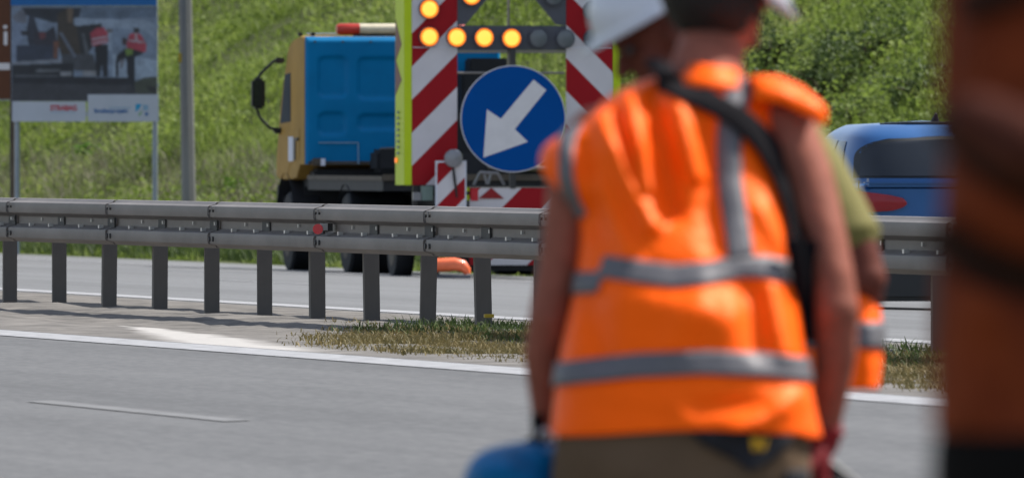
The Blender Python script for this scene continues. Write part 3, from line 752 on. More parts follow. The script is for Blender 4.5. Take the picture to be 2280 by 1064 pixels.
# cab underside, fender, sill
b = MB(); b.box((0,.55,zb-.16),(2.0,.9,.24),bev=.03); b.build('cab_floor', M['chassis'], tr)
for sx in (-1, 1):
    # glazing on the door
    xw = sx*(W2+.004)
    V = [(xw,.95,zt-.42),(xw,1.34,zt-.44),(xw,1.66,zt-1.0),(xw,.95,zt-.98)]
    b = MB(); b.poly(V, (sx,0,0), .008); b.build('door_window', M['glass_blue'], tr, smooth=False)
    V = [(xw+.001*sx,.32,zt-1.06),(xw+.001*sx,1.76,zt-1.10),(xw+.001*sx,1.80,1.12),(xw+.001*sx,1.15,1.12),(xw+.001*sx,.95,1.25),(xw+.001*sx,.32,1.3)]
    dr = MB().poly([(x_, min(y_,1.74), z_) for x_, y_, z_ in V], (sx,0,0), .01).build('door', M['tan_cab'], tr, smooth=False)
    b = MB(); b.box((xw+.012*sx,.42,zt-1.18),(.03,.16,.035),bev=.01); b.build('door_handle', M['black_plastic'], dr)
    # mudguard over the front wheel
    arc = [(sx*(W2-.16), 1.30+.62*math.cos(t), .52+.62*math.sin(t)) for t in np.linspace(.05, PI-.05, 14)]
    b = MB()
    for x in (sx*(W2-.30), sx*(W2+.01)): b.add([(x,p[1],p[2]) for p in arc], [])
    b.f += [(i,i+1,14+i+1,14+i) for i in range(13)]; b.build('mudguard', M['chassis'], tr, smooth=True)
b = MB(); b.box((-W2-.008,.9,lz(332)),(.006,.32,lz(305)-lz(360))); b.build('paper_notice', M['paper'], tr)
b = MB(); b.box((-W2-.012,.62,lz(332)),(.006,.12,lz(312)-lz(360))); b.build('dark_strip', M['black_plastic'], tr)
# windscreen
b = MB(); b.poly([(-1.02,1.33,zt-.34),(1.02,1.33,zt-.34),(1.05,1.88,zt-1.2),(-1.05,1.88,zt-1.2)],(0,1,.5),.01); b.build('windscreen', M['glass_blue'], tr, smooth=False)
b = MB(); b.box((0,1.90,.74),(2.26,.2,.62),bev=.05); b.build('front_bumper', M['chassis'], tr)
b = MB(); b.box((0,1.3,.9),(2.0,1.0,.3)); b.build('engine_block', M['chassis'], tr)
b = MB(); b.tube([(-1.05,.35,zt+.02),(1.05,.35,zt+.02)],.012,8); b.build('roof_rail', M['sign_post'], tr)
# mirrors on looped arms
for sx in (-1, 1):
    x0 = sx*(W2); ym = 1.55
    top = Vector((x0, ym, lz(134))); bot = Vector((x0, ym+.1, lz(290)))
    px = sx*(W2+.30)
    mb = MB(); mb.tube([top, (x0+sx*.10,ym,lz(136)), (px-sx*.06,ym+.02,lz(162)), (px,ym+.02,lz(178)), (px,ym+.02,lz(240)), (px-sx*.05,ym+.05,lz(262)), (x0+sx*.13,ym+.08,lz(285)), bot], .017, 10)
    ar = mb.build('mirror_arm', M['black_plastic'], tr)
    b = MB(); b.box((px-sx*.02,ym,lz(208)),(.155,.12,lz(174)-lz(243)),bev=.03); mi = b.build('mirror', M['black_plastic'], ar)
    b = MB(); b.box((px-sx*.02,ym-.064,lz(208)),(.125,.006,lz(180)-lz(238))); b.build('mirror_glass', M['glass_dark'], ar)
    for q_ in ((x0+sx*.03,ym,lz(134)),(x0+sx*.03,ym+.1,lz(291))): MB().box(q_,(.12,.1,.07),bev=.02).build('mirror_bracket', M['black_plastic'], ar)
# beacon bar
zbar = (lz(53)+lz(78))/2; rb = (lz(53)-lz(78))/2
bc = MB().box((0,.12,zt+.0),(1.1,.1,.03)).build('beacon_base', M['black_plastic'], tr)
b = MB(); b.tube([(-.48,.12,zbar),(.48,.12,zbar)], rb*.97, 20); b.build('beacon_centre', M['beacon_cream'], tr)
b = MB(); b.box((lx(855),.12,zbar),(.012,.02,rb*2.02)); b.build('beacon_seam', M['grime'], tr)
for sx in (-1,1):
    b = MB(); b.tube([(sx*.482,.12,zbar),(sx*.56,.12,zbar),(sx*.70,.12,zbar),(sx*.745,.12,zbar)], [rb,rb*1.02,rb*1.02,rb*.75], 20); b.build('beacon_lens', M['beacon_red'], tr)
for px in (636, 700): 
    b = MB(); q = lx(px); b.box((max(-W2+.05,q), .6 if px<650 else .1, zt+.015),(.05,.06,.05),bev=.01); b.build('marker_light', M['black_plastic'], tr)
# chassis and flatbed
for sx in (-1,1): MB().box((sx*.4,-2.2,.78),(.08,6.6,.24)).build('frame_rail', M['chassis'], tr)
for y in (-.4,-1.6,-2.8,-4.2,-5.3): MB().box((0,y,.78),(.72,.08,.18)).build('cross_member', M['chassis'], tr)
b = MB(); b.box((0,-2.75,1.02),(2.26,5.0,.14)); b.build('bed', M['chassis'], tr)
b = MB(); b.box((0,-5.27,1.10),(2.26,.03,.07)); b.build('bed_edge', M['grime'], tr)
for sx in (-1,1):
    b = MB(); b.box((sx*1.135,-2.75,1.09),(.02,5.0,.05)); b.build('bed_edge', M['grime'], tr)
b = MB(); b.box((lx(852),-.55,lz(358)),(.40,.5,.26),bev=.04); b.build('toolbox', M['black'], tr)
b = MB(); b.tube([(lx(822),-.4,lz(362)),(lx(822),-.4,lz(345)),(lx(835),-.4,lz(333)),(lx(890),-.4,lz(331))],.02,8); b.build('hydraulic_hose', M['black'], tr)
b = MB(); b.box((lx(703),-.1,lz(361)),(.12,.12,.09),bev=.02); b.build('lamp_housing', M['grime'], tr)
b = MB(); b.box((lx(714),-.17,lz(361)),(.05,.02,.08)); b.build('lamp_lens', M['paper'], tr)
for q_, r_, e_ in (((lx(1080),-.3,lz(150)),(.52,.35,.2),.02),((lx(1070),-.32,lz(220)),(.62,.4,.62),.03),((lx(1060),-.4,lz(300)),(.8,.5,.5),.03)): MB().box(q_, r_, bev=e_).build('equipment_box', M['black'], tr)
b = MB(); b.box((lx(1100),-1.2,lz(368)),(1.6,.8,.28),bev=.04); b.build('generator', M['chassis'], tr)
b = MB(); b.tube([(lx(1030),-1.65,lz(372)),(lx(1200),-1.65,lz(376))],.035,10); b.build('steel_tube', M['bronze'], tr)
def wheel(par, x, y, r, wd, name='wheel'):
    h = bpy.data.objects.new(name, None); link(h, par); h.location = (x, y, r); 
    b = MB(); b.tube([(-wd/2,0,0),(-wd/2+.03,0,0),(wd/2-.03,0,0),(wd/2,0,0)],[r*.93,r,r,r*.93],32); b.build('tyre', M['black'], h)
    b = MB(); b.tube([(-wd/2-.004,0,0),(wd/2+.004,0,0)], r*.6, 24); b.build('rim', M['grime'], h)
    b = MB(); b.tube([(-wd/2-.05,0,0),(wd/2+.05,0,0)], r*.18, 12); b.build('hub', M['grime'], h)
    return h
for sx in (-1,1):
    wheel(tr, sx*.98, 1.25, .46, .28)
    wheel(tr, sx*.99, -2.75, .46, .27); wheel(tr, sx*.70, -2.75, .46, .27)
    arc = [(0, -2.75+.60*math.cos(t), .46+.56*math.sin(t)) for t in np.linspace(.35, PI-.35, 12)]
    b = MB()
    for x in (sx*.52, sx*1.14): b.add([(x,p[1],p[2]) for p in arc], [])
    b.f += [(i,i+1,12+i+1,12+i) for i in range(11)]; b.build('mudguard', M['black_plastic'], tr)
    b = MB(); b.box((sx*.85,-3.32,.55),(.58,.02,.42)); b.build('mud_flap', M['black'], tr)
    b = MB(); b.box((sx*.95,-5.27,.66),(.24,.05,.09),bev=.02); b.build('tail_lamp', M['taillight'], tr)
b = MB(); b.box((0,-5.2,.6),(2.1,.08,.14)); b.build('rear_guard', M['chassis'], tr)

# ------------------------------------------------------------------ warning trailer with arrow board
d = 184.0; s = F/d
cc = P(1138, 600, d); ub, vb = uv_of(cc.x, cc.y); gt = gz(ub)
tl = thing('warning_trailer', rf(ub, vb, gt), 'road works warning trailer with lit amber arrow lamps, striped panels and round blue arrow sign', 'trailer', A)
def tx(px): return ((px-1140)/F*d - cc.x)/CA
def tz(py): return EYE+(HOR-py)/s-gt
def tp(px, py, y=0): return Vector((tx(px), y, tz(py)))
per = 147/s
def stripe_phase(x, z, sgn): return None
# red band on the left panel: left edge rows 223..290 (px) at column 918
zc = tz(223); xc = tx(916)
LP = stripe_mat('striped_sheeting_left', per, 0, 1); 
def set_phase(m, x, z, sgn, slope=1.0):
    for nd in m.node_tree.nodes:
        if nd.type == 'MATH' and nd.operation == 'MULTIPLY_ADD' and abs(nd.inputs[1].default_value-1/per) < 1e-4:
            val = (z - sgn*slope*x)/per; nd.inputs[2].default_value = (0.999 - val) % 1.0 + 0.0
set_phase(LP, xc, zc, 1)                     # just under the row the band starts, going down = red
RPm = stripe_mat('striped_sheeting_right', per, 0, -1); set_phase(RPm, tx(1258), tz(128), -1)
def tpanel(name, x0, y0, x1, y1, mtl, yf, th, par=None, skew=0.0, sm=False):
    a, c = tp(x0, y1), tp(x1, y0)
    b = MB(); V = [(a.x, yf, a.z),(c.x, yf, a.z),(c.x, yf, c.z),(a.x, yf, c.z)]
    b.poly(V, (0,-1,0), th); return b.build(name, mtl, par or tl, smooth=sm)
TOPY = -330
tpanel('striped_panel', 916, TOPY, 1017, 412, LP, -.03, .03)
tpanel('striped_panel', 1260, TOPY, 1364, 412, RPm, -.03, .03)
tpanel('panel_seam', 918, 105.5, 1016, 107.2, M['paper'], -.034, .003)
tpanel('panel_seam', 1262, 105.5, 1362, 107.2, M['paper'], -.034, .003)
# fluorescent side plates (front flange + deep side) with maroon hatch
for (x0, x1, sx) in ((899, 915.5, -1), (1364.5, 1381, 1)):
    tpanel('yellow_flange', x0, TOPY, x1, 412, M['hi_yellow'], -.035, .02)
    xo = tx(x0 if sx < 0 else x1)
    b = MB(); b.box((xo - sx*.008, .25, (tz(TOPY)+tz(412))/2), (.016, .55, tz(TOPY)-tz(412))); b.build('yellow_side_plate', M['hi_yellow'], tl, smooth=False)
    xs = xo + sx*.003
    for zc0, h in ((tz(-60), .42), (tz(95), .42), (tz(175), .36), (tz(270), .0)):
        if h == 0: continue
        b = MB(); b.poly([(xs, .50, zc0+h*.6),(xs, .50, zc0-h*.5),(xs,.12, zc0-h*.05)], (sx,0,0), .004); b.build('maroon_hatch', M['maroon'], tl, smooth=False)
b = MB()
for k in range(8): b.box((tx(899)-.012, .3, tz(250+k*13)), (.004, .12, .028))
tag(b.build('side_lettering', M['green_box'], tl), kind='stuff')
b = MB(); b.box((tx(899)-.012,.42,tz(357)),(.01,.08,.05)); b.build('side_marker', M['amber'], tl)
# grey lamp carrier panels
def gpoly(pts, y=-.02, th=.05):
    b = MB(); b.poly([tp(x, yy, y) for x, yy in pts], (0,-1,0), th); return b.build('lamp_carrier', M['grey_panel'], tl, smooth=False)
gpoly([(1017.4,58),(1259.6,58),(1259.6,112),(1017.4,112)])
gpoly([(1017.4,57.5),(1037,55),(1180,-115),(1180,-180),(1130,-180),(1017.4,-40)], -.022)
gpoly([(1259.6,57.5),(1238,55),(1186,-8),(1130,-78),(1130,-20),(1138,-20)][:4]+[(1186,-130),(1259.6,-40)], -.024)
b = MB(); b.box(((tx(1017)+tx(1260))/2,-.01,tz(115.5)),(tx(1260)-tx(1017),.03,.03)); b.build('carrier_rail', M['bronze'], tl)
b = MB(); b.tube([tp(1133,150,.03),tp(1133,TOPY,.03)],.016,8); b.build('mast', M['bronze'], tl)
b = MB(); b.tube([tp(1018,163,.02),tp(1258,163,.02)],.012,8); b.build('crossbar', M['bronze'], tl)
b = MB(); b.tube([tp(1018,TOPY+20,.05),tp(1258,TOPY+20,.05)],.03,8); b.build('crossbar', M['bronze'], tl)
for px in (925, 1010, 1267, 1355):
    b = MB(); b.box((tx(px), .03, (tz(TOPY)+.45)/2), (.05,.05,tz(TOPY)-.45)); b.build('frame_upright', M['zinc_dark'], tl)
lit = [(953,21),(953,83),(1014,84),(1075,84.5),(1136,86),(1047,-9),(1094,-55),(1141,-102),(953,-42),(1188,-149)]
unlit = [(1196,85.5),(1256,87),(1318,87),(1230,-8),(1318,24),(1318,-40)]
for (px, py) in lit:
    p = tp(px, py, -.055); r = 20.5/s
    h = bpy.data.objects.new('lamp', None); link(h, tl); h.location = p
    b = MB(); b.tube([(0,.03,0),(0,-.035,0)], r*1.1, 28); b.build('lamp_housing', M['grey_panel'], h)
    b = MB(); b.tube([(0,-.034,0),(0,-.045,0)], r, 28); b.build('lamp_lens', M['amber'], h)
    b = MB(); b.tube([(0,-.0445,0),(0,-.052,0)], [r*.80, r*.70], 28); b.build('lamp_core', M['amber_core'], h)
for (px, py) in unlit:
    p = tp(px, py, -.055); r = 19/s
    h = bpy.data.objects.new('lamp', None); link(h, tl); h.location = p; h['label'] = 'unlit grey arrow lamp'
    b = MB(); b.tube([(0,.03,0),(0,-.03,0)], r*1.12, 28); b.build('lamp_housing', M['grey_panel'], h)
    b = MB(); b.tube([(0,-.028,0),(0,-.038,0),(0,-.046,0)], [r,r*.95,r*.5], 28); b.build('lamp_lens', M['lamp_off'], h)
# round blue sign
p = tp(1137.5, 265, -.14); R = 119/s
b = MB(); b.tube([p+Vector((0,.012,0)), p], R, 64); rs = b.build('round_sign', M['signwhite'], tl, smooth=False)
b = MB(); b.tube([p+Vector((0,-.0005,0)), p+Vector((0,-.004,0))], R*.982, 64); b.build('blue_field', M['sign_blue'], rs, smooth=False)
ar = [(1071,351),(1079,244),(1110,265),(1182.6,178),(1211,201),(1141,288),(1170,316)]
b = MB(); b.poly([tp(x,y,-.1455) for x,y in ar],(0,-1,0),.0014); b.build('white_arrow', M['signwhite'], rs, smooth=False)
b = MB(); b.box((tx(1137.5),-.09,tz(265)),(.06,.08,1.5)); b.build('sign_bracket', M['zinc_dark'], tl)
# lower striped board
LB = stripe_mat('striped_sheeting_low', per*1.25, 0, 1); 
tpanel('lower_board', 1042, 418, 1340, 590, LB, -.12, .03)
tpanel('board_edge', 1042, 415.5, 1340, 418, M['bronze'], -.125, .04)
b = MB(); b.box((tx(1138),.1,tz(600)+.06),(1.9,.3,.14)); b.build('axle_beam', M['chassis'], tl)
# triangular reflector, yellow box
b = MB(); b.poly([tp(1061,442,-.135),tp(1117,442,-.135),tp(1089,418,-.135)],(0,-1,0),.012); b.build('triangle_reflector', M['taillight'], tl, smooth=False)
tpanel('reflector_plate', 1044, 419, 1060, 447, M['red_refl'], -.128, .006)
tpanel('marker_box', 1028, 417, 1042, 426, M['hi_yellow'], -.1, .05); tpanel('marker_box', 1028, 434, 1042, 446, M['hi_yellow'], -.1, .05)
tpanel('marker_gap', 1029, 426.4, 1041, 433.6, M['black'], -.098, .05)
# white A-frame
for (a, c) in [((1054,412),(1068,384)),((1068,384),(1108,386)),((1108,386),(1122,412)),((1078,388),(1084,410)),((1092,388),(1086,410))]:
    MB().tube([tp(a[0],a[1],-.02), tp(c[0],c[1],-.02)], .016, 8).build('support_strut', M['silver'], tl)
# small striped beacon board with a round lamp
SB = stripe_mat('striped_sheeting_small', per*.62, 0.25, 1)
bbx = tpanel('beacon_board', 962, 362, 1025, 520, SB, -.30, .02)
for (x0,x1) in ((959.5,962.5),(1024.5,1027.5)): tpanel('board_edge', x0, 358, x1, 520, M['paper'], -.305, .03, bbx)
tpanel('board_edge', 962.6, 358, 1024.4, 362, M['paper'], -.305, .03, bbx)
p = tp(998, 353, -.33)
b = MB(); b.tube([p+Vector((0,.06,0)), p, p+Vector((0,-.03,0)), p+Vector((0,-.045,0))], [19.5/s,21/s,19.5/s,10/s], 28); b.build('beacon_lamp', M['silver'], bbx)
b = MB(); b.tube([tp(998,375,-.32), tp(1000,395,-.325), tp(1006,440,-.32)],[.012,.016,.010],8); b.build('lamp_cable', M['black_plastic'], bbx)
tpanel('control_box', 934, 414, 957, 446, M['green_box'], -.2, .12); tpanel('latch_plate', 915, 428, 933, 446, M['silver'], -.15, .05)
# trailer running gear
MB().box((0,1.2,.55),(1.7,3.0,.12)).build('trailer_frame', M['chassis'], tl)
for sx in (-1,1): MB().tube([(sx*.6,2.7,.55),(0,4.3,.6)],.05,8).build('drawbar', M['chassis'], tl)
for sx in (-1,1):
    wheel(tl, sx*.98, 1.3, .33, .2)
    b = MB(); b.box((sx*.98,1.3,.72),(.26,.8,.04),bev=.01); b.build('mudguard', M['black_plastic'], tl)
    lg = MB().tube([(sx*.8,.1,.55),(sx*.8,.1,.02)],.03,8).build('support_leg', M['zinc_dark'], tl); MB().box((sx*.8,.1,.012),(.2,.2,.02)).build('foot_plate', M['zinc_dark'], lg)
# orange hose on the road behind the trailer
d2 = 181.0; q0 = P(1010, 617, d2); uh, vh = uv_of(q0.x, q0.y); gh = gz(uh)
hz = thing('bent_hose', (q0.x, q0.y, gh), 'bright orange bent hose end on a dark rubber block beneath the guard rail', 'hose')
def hp(px, py): w_ = P(px, py, d2); return (w_.x-q0.x, 0, w_.z-gh)
b = MB(); b.tube([hp(940,592),hp(985,590),hp(1012,588),hp(1030,592),hp(1039,602),hp(1041,610)], [.075,.075,.073,.066,.05,.035], 18)
b.build('hose', M['orange_hose'], hz)
b = MB(); zz = hp(0,612)[2]; b.box(((hp(946,0)[0]+hp(1046,0)[0])/2, .05, zz/2),(.50,.3,max(.03,zz)),bev=.01); b.build('rubber_block', M['grey_panel'], hz)

# ------------------------------------------------------------------ blue car
d = 137.0; s = F/d
cc = P(2130, 690, d); uc, vc = uv_of(cc.x, cc.y); gt = gz(uc)
cr = thing('car', rf(uc, vc, gt), 'blue hatchback car driving away on the far carriageway, dark rear window', 'car', A)
# stations along the car: y, half width at sill/belt/roof, heights
ZR = EYE+(HOR-278)/s-gt
def car_section(y):
    L = 4.35
    belt = interp([(0,.98),(.15,1.03),(1.2,1.0),(3.0,.96),(3.6,.88),(4.2,.72),(L,.6)], y)
    hw = interp([(0,.82),(.12,.89),(.8,.905),(3.3,.905),(4.0,.83),(L,.66)], y)
    bot = interp([(0,.38),(.3,.22),(4.0,.2),(L,.3)], y)
    return belt, hw, bot
ys = [0,.04,.12,.3,.6,.9,1.3,2.0,2.7,3.3,3.8,4.15,4.3,4.35]
V = []; Fc = []; ring = 16
for y in ys:
    belt, hw, bot = car_section(y); sh = 1 if y > .1 else .96
    pr = [(0,bot),(.7*hw,bot),(.93*hw,bot+.05),(.985*hw,bot+.2),(hw,bot+.42),(.985*hw,belt-.12),(.95*hw,belt-.02),(.88*hw,belt+.0)]
    pts = [(x*sh, z) for x, z in pr] ; pts = pts + [(-x, z) for x, z in reversed(pts[1:])] 
    nn = len(pts)
    for x, z in pts: V.append((x, y, z))
for j in range(len(ys)-1):
    for i in range(nn): Fc.append((j*nn+i, j*nn+(i+1)%nn, (j+1)*nn+(i+1)%nn, (j+1)*nn+i))
Fc.append(tuple(range(nn))); Fc.append(tuple((len(ys)-1)*nn+i for i in range(nn)))
b = MB(); b.add(V, Fc); b.build('body', M['car_blue'], cr, ang=35)
# cabin: rounded rings from belt to roof
def cx_(px): return ((px-1140)/F*d - cc.x)/CA
def cz_(py): return EYE+(HOR-py)/s-gt
ZB = .95; CN = 4.2
def cab_at(z):
    t = max(0, min(1, (z-ZB)/(ZR-ZB))); k = max(0, (t-.78)/.22); q = math.sqrt(max(0, 1-.42*k*k))
    hw = (.87-.17*t**1.7)*(1-(1-q)*.55); y0 = .05+.30*t**1.4+(1-q)*.5; y1 = 3.1-1.15*t**.9-(1-q)*.5
    return hw, (y0+y1)/2, (y1-y0)/2
V = []; Fc = []; na = 64; zs = [ZB+(ZR-ZB)*t for t in (0,.15,.3,.45,.6,.72,.8,.86,.91,.95,.98,1)]
for z in zs:
    hw, yc, hl = cab_at(z)
    for i in range(na):
        c, sn = math.cos(2*PI*i/na), math.sin(2*PI*i/na)
        V.append((hw*math.copysign(abs(c)**(2/CN), c), yc+hl*math.copysign(abs(sn)**(2/CN), sn), z))
for j in range(len(zs)-1):
    for i in range(na): Fc.append((j*na+i, j*na+(i+1)%na, (j+1)*na+(i+1)%na, (j+1)*na+i))
top = len(V); V.append((0,1.4,ZR+.035))
for i in range(na): Fc.append(((len(zs)-1)*na+i, (len(zs)-1)*na+(i+1)%na, top))
b = MB(); b.add(V, Fc); b.build('cabin', M['car_blue'], cr, ang=180)
def rear_y(x, z): hw, yc, hl = cab_at(z); return yc-hl*(1-min(.999, abs(x)/hw)**CN)**(1/CN)
def side_x(y, z): hw, yc, hl = cab_at(z); return hw*(1-min(.999, abs((y-yc)/hl))**CN)**(1/CN)
def rear_patch(name, mtl, w0, zlo, zhi, off, pw=3.2, n=28, m_=14):
    V = []; Fc = []
    for j in range(m_+1):
        f = j/m_; z = zlo+(zhi-zlo)*f; w_ = w0*(1-.06*f)*(1-max(0, f-.35)**pw/(.65**pw)*.999)**(1/pw)
        for i in range(n+1): x = w_*(2*i/n-1); V.append((x, rear_y(x, z)-off, z+off*.3))
    for j in range(m_):
        for i in range(n): a = j*(n+1)+i; Fc.append((a, a+1, a+n+2, a+n+1))
    return MB().add(V, Fc).build(name, mtl, cr, ang=180)
wl = min(abs(cx_(1912)), .775)
rear_patch('rear_window_trim', M['black_plastic'], wl, cz_(397), cz_(303), .006)
rear_patch('rear_window', M['glass_dark'], wl*.95, cz_(393), cz_(311), .014)
def side_patch(name, mtl, sx, y0, y1, z0, z1, sl0, sl1, n=12):
    V = []; Fc = []
    for j in range(n+1):
        f = j/n; z = z0+(z1-z0)*f; a0, a1 = y0+sl0*f, y1+sl1*f
        for i in range(n+1): y = a0+(a1-a0)*i/n; V.append((sx*(side_x(y, z)+.006), y, z))
    for j in range(n):
        for i in range(n): a = j*(n+1)+i; Fc.append((a, a+1, a+n+2, a+n+1))
    return MB().add(V, Fc).build(name, mtl, cr, ang=180)
for sx in (-1, 1):
    side_patch('quarter_window', M['glass_dark'], sx, .55, .98, 1.03, ZR-.13, .18, .0)
    side_patch('side_window', M['glass_dark'], sx, 1.04, 1.85, 1.02, ZR-.12, .0, .0)
    side_patch('side_window', M['glass_dark'], sx, 1.92, 2.75, 1.02, ZR-.12, .0, -.75)
b = MB(); b.tube([(-.50,.62,ZR+.0),(-.3,.52,ZR+.012),(.3,.52,ZR+.012),(.50,.62,ZR+.0)],.014,8); b.build('roof_trim', M['black_plastic'], cr)
b = MB(); b.tube([(0.0,.85,ZR+.03),(0,.80,ZR+.09)],[.035,.01],8); b.build('aerial', M['black_plastic'], cr)
for sx in (-1, 1): MB().tube([(sx*.79,.05,cz_(402)),(sx*.80,.03,cz_(420)),(sx*.70,-.012,cz_(474)),(sx*.66,-.015,cz_(500))],.007,6).build('tailgate_gap', M['black_plastic'], cr)
MB().tube([(-.02, rear_y(0,cz_(392))-.03, cz_(392)),(.28, rear_y(.28,cz_(375))-.03, cz_(377)),(.45, rear_y(.45,cz_(372))-.03, cz_(374))],.009,6).build('rear_wiper', M['black_plastic'], cr)
# tailgate ledge and lower rear
b = MB(); b.box((0,.035,cz_(407)),(1.50,.16,.07),bev=.03); b.build('tailgate_ledge', M['car_blue'], cr)
for sx in (-1,1):
    V = []; Fc = []; n_ = 16; a1 = abs(cx_(2016))
    for i in range(n_+1):
        x = a1+(.885-a1)*i/n_; f = i/n_
        zt_ = cz_(interp([(0,449),(.06,441),(.3,434),(.8,426),(1,425)], f)); zl_ = cz_(interp([(0,456),(.08,463),(.25,469),(.7,473),(1,470)], f))
        y = -.036+.17*max(0, (x-.70)/.182)**2
        for q in range(5): V.append((sx*x, y-.012*math.sin(PI*q/4), zl_+(zt_-zl_)*q/4))
        for q in range(5): V.append((sx*x, y+.07, zt_+(zl_-zt_)*q/4))
    for i in range(n_):
        for q in range(10): Fc.append((i*10+q, i*10+(q+1)%10, (i+1)*10+(q+1)%10, (i+1)*10+q))
    Fc.append(tuple(range(10))); Fc.append(tuple(n_*10+q for q in range(9,-1,-1)))
    MB().add(V, Fc).build('tail_light', M['taillight'], cr, ang=50)
    wheel(cr, sx*.79, .85, .32, .2); wheel(cr, sx*.79, 3.45, .32, .2)
    b = MB(); b.box((sx*.98,2.75,.98),(.18,.1,.13),bev=.03); b.build('wing_mirror', M['car_blue'], cr)
b = MB(); b.box((0,-.02,.48),(1.68,.18,.30),bev=.06); b.build('rear_bumper', M['car_blue'], cr)
b = MB(); b.box((0,.05,.25),(1.6,.25,.34),bev=.04); b.build('diffuser', M['black_plastic'], cr)
b = MB(); b.box((0,-.115,.55),(.52,.01,.11)); b.build('number_plate', M['plate'], cr)

# ------------------------------------------------------------------ people
class Torso:
    """Clothing shell given by its outline rows (row, left, right, depth centre, half depth)."""
    def __init__(s, rows, d, n=2.6, folds=()):
        s.rows = rows; s.d = d; s.n = n; s.folds = folds
        a = np.array(rows, float); s.py = a[:,0]; s.L = a[:,1]; s.R = a[:,2]; s.yc = a[:,3]; s.hd = a[:,4]
        fine = np.linspace(s.py[0], s.py[-1], 160); k = np.array([1,4,6,4,1])/16
        def sm(v):
            q = np.interp(fine, s.py, v)
            for _ in range(10):
                e = np.pad(q, 2, mode='edge'); q2 = sum(k[i]*e[i:i+len(q)] for i in range(5)); q2[0], q2[-1] = q[0], q[-1]; q = q2
            return q
        s.fine = fine; s.fL, s.fR, s.fy, s.fh = sm(s.L), sm(s.R), sm(s.yc), sm(s.hd)
    def at(s, py):
        f = lambda v: float(np.interp(py, s.fine, v)); return f(s.fL), f(s.fR), f(s.fy), f(s.fh)
    def fold(s, px, py):
        q = 0.0
        for (x0,y0,x1,y1,w_,amp) in s.folds:
            vx, vy = x1-x0, y1-y0; L2 = vx*vx+vy*vy
            t = max(0, min(1, ((px-x0)*vx+(py-y0)*vy)/L2)); dx, dy = px-x0-t*vx, py-y0-t*vy
            q += amp*math.exp(-(dx*dx+dy*dy)/(2*w_*w_))
        return q
    def back(s, px, py, off=0.0):
        L, R, yc, hd = s.at(py); cx, hx = (L+R)/2, (R-L)/2
        c = max(-.9995, min(.9995, (px-cx)/hx)); sn = (1-abs(c)**s.n)**(1/s.n)
        q = P(cx+hx*c, py, s.d)
        q.y = s.d + yc - hd*sn - s.fold(px, py)*sn - off*(.3+.7*sn); q.x += off*c*.8
        return q
    def ring_pt(s, th, py, off=0.0):
        L, R, yc, hd = s.at(py); cx, hx = (L+R)/2, (R-L)/2
        c, sn = math.cos(th), math.sin(th)
        X = math.copysign(abs(c)**(2/s.n), c); Y = math.copysign(abs(sn)**(2/s.n), sn)
        px = cx+hx*X; q = P(px, py, s.d)
        q.y = s.d + yc - hd*Y - (s.fold(px, py) if Y > 0 else s.fold(px,py)*.3)*Y - off*Y; q.x += off*X
        return q
    def shell(s, nr=90, na=150, hem=None, top_cap=True):
        b = MB(); rows = np.linspace(s.py[0], s.py[-1], nr); V = []; Fc = []
        for j, r in enumerate(rows):
            for i in range(na):
                th = 2*PI*i/na; rr_ = r
                if hem and j > nr-14: 
                    L,R,_,_ = s.at(r); f = (j-(nr-14))/13; rr_ = r + f*hem((L+R)/2+(R-L)/2*math.cos(th))
                V.append(s.ring_pt(th, min(max(rr_, s.py[0]), s.py[-1]+40) if True else r))
        for j in range(nr-1):
            for i in range(na): Fc.append((j*na+i, j*na+(i+1)%na, (j+1)*na+(i+1)%na, (j+1)*na+i))
        if top_cap: Fc.append(tuple(range(na)))
        b.add(V, Fc); return b
    def hband(s, center, width, off=.006, na=200, th0=0, th1=2*PI, rows=5):
        b = MB(); V = []; Fc = []
        closed = abs(th1-th0-2*PI) < 1e-6; m_ = na if closed else na+1
        for j in range(rows):
            for i in range(m_):
                th = th0+(th1-th0)*i/na; 
                L,R,_,_ = s.at(center(0.0) if False else s.py.mean()); 
                py = s.py.mean()
                for _ in range(3):
                    L,R,_,_ = s.at(py); c = math.cos(th); X = math.copysign(abs(c)**(2/s.n), c); px = (L+R)/2+(R-L)/2*X; py = center(px)
                V.append(s.ring_pt(th, py + width*(j/(rows-1)-.5), off))
        for j in range(rows-1):
            for i in range(na if closed else na): Fc.append((j*m_+i, j*m_+(i+1)%m_, (j+1)*m_+(i+1)%m_, (j+1)*m_+i))
        b.add(V, Fc); return b
    def path(s, pts, width, off=.004, n=40, rows=5):
        pts = np.array(pts, float); t = np.concatenate([[0], np.cumsum(np.hypot(*np.diff(pts, axis=0).T))]); q = np.linspace(0, t[-1], n)
        X = np.interp(q, t, pts[:,0]); Y = np.interp(q, t, pts[:,1]); W_ = np.interp(q, t, [width]*len(pts)) if not isinstance(width, list) else np.interp(q, t, width)
        k = np.array([1,2,1])/4
        for _ in range(6): X[1:-1] = np.convolve(X, k, 'valid'); Y[1:-1] = np.convolve(Y, k, 'valid')
        tx_, ty_ = np.gradient(X), np.gradient(Y); l = np.hypot(tx_, ty_); nx, ny = -ty_/l, tx_/l
        b = MB(); V = []; Fc = []
        for i in range(n):
            for j in range(rows):
                f = (j/(rows-1)-.5)*W_[i]; V.append(s.back(X[i]+nx[i]*f, Y[i]+ny[i]*f, off))
        for i in range(n-1):
            for j in range(rows-1): a = i*rows+j; Fc.append((a, a+1, a+rows+1, a+rows))
        b.add(V, Fc); return b
def solid(o, th=.004, off=1):
    md = o.modifiers.new('thickness', 'SOLIDIFY'); md.thickness = th; md.offset = off; return o
def W_(o_base, v): return v - o_base
class Local:                                   # lets a mesh be built in world points and stored relative to its thing
    def __init__(s, root): s.o = root.location.copy()
    def fix(s, b): b.v = [tuple(Vector(v)-s.o) for v in b.v]; return b
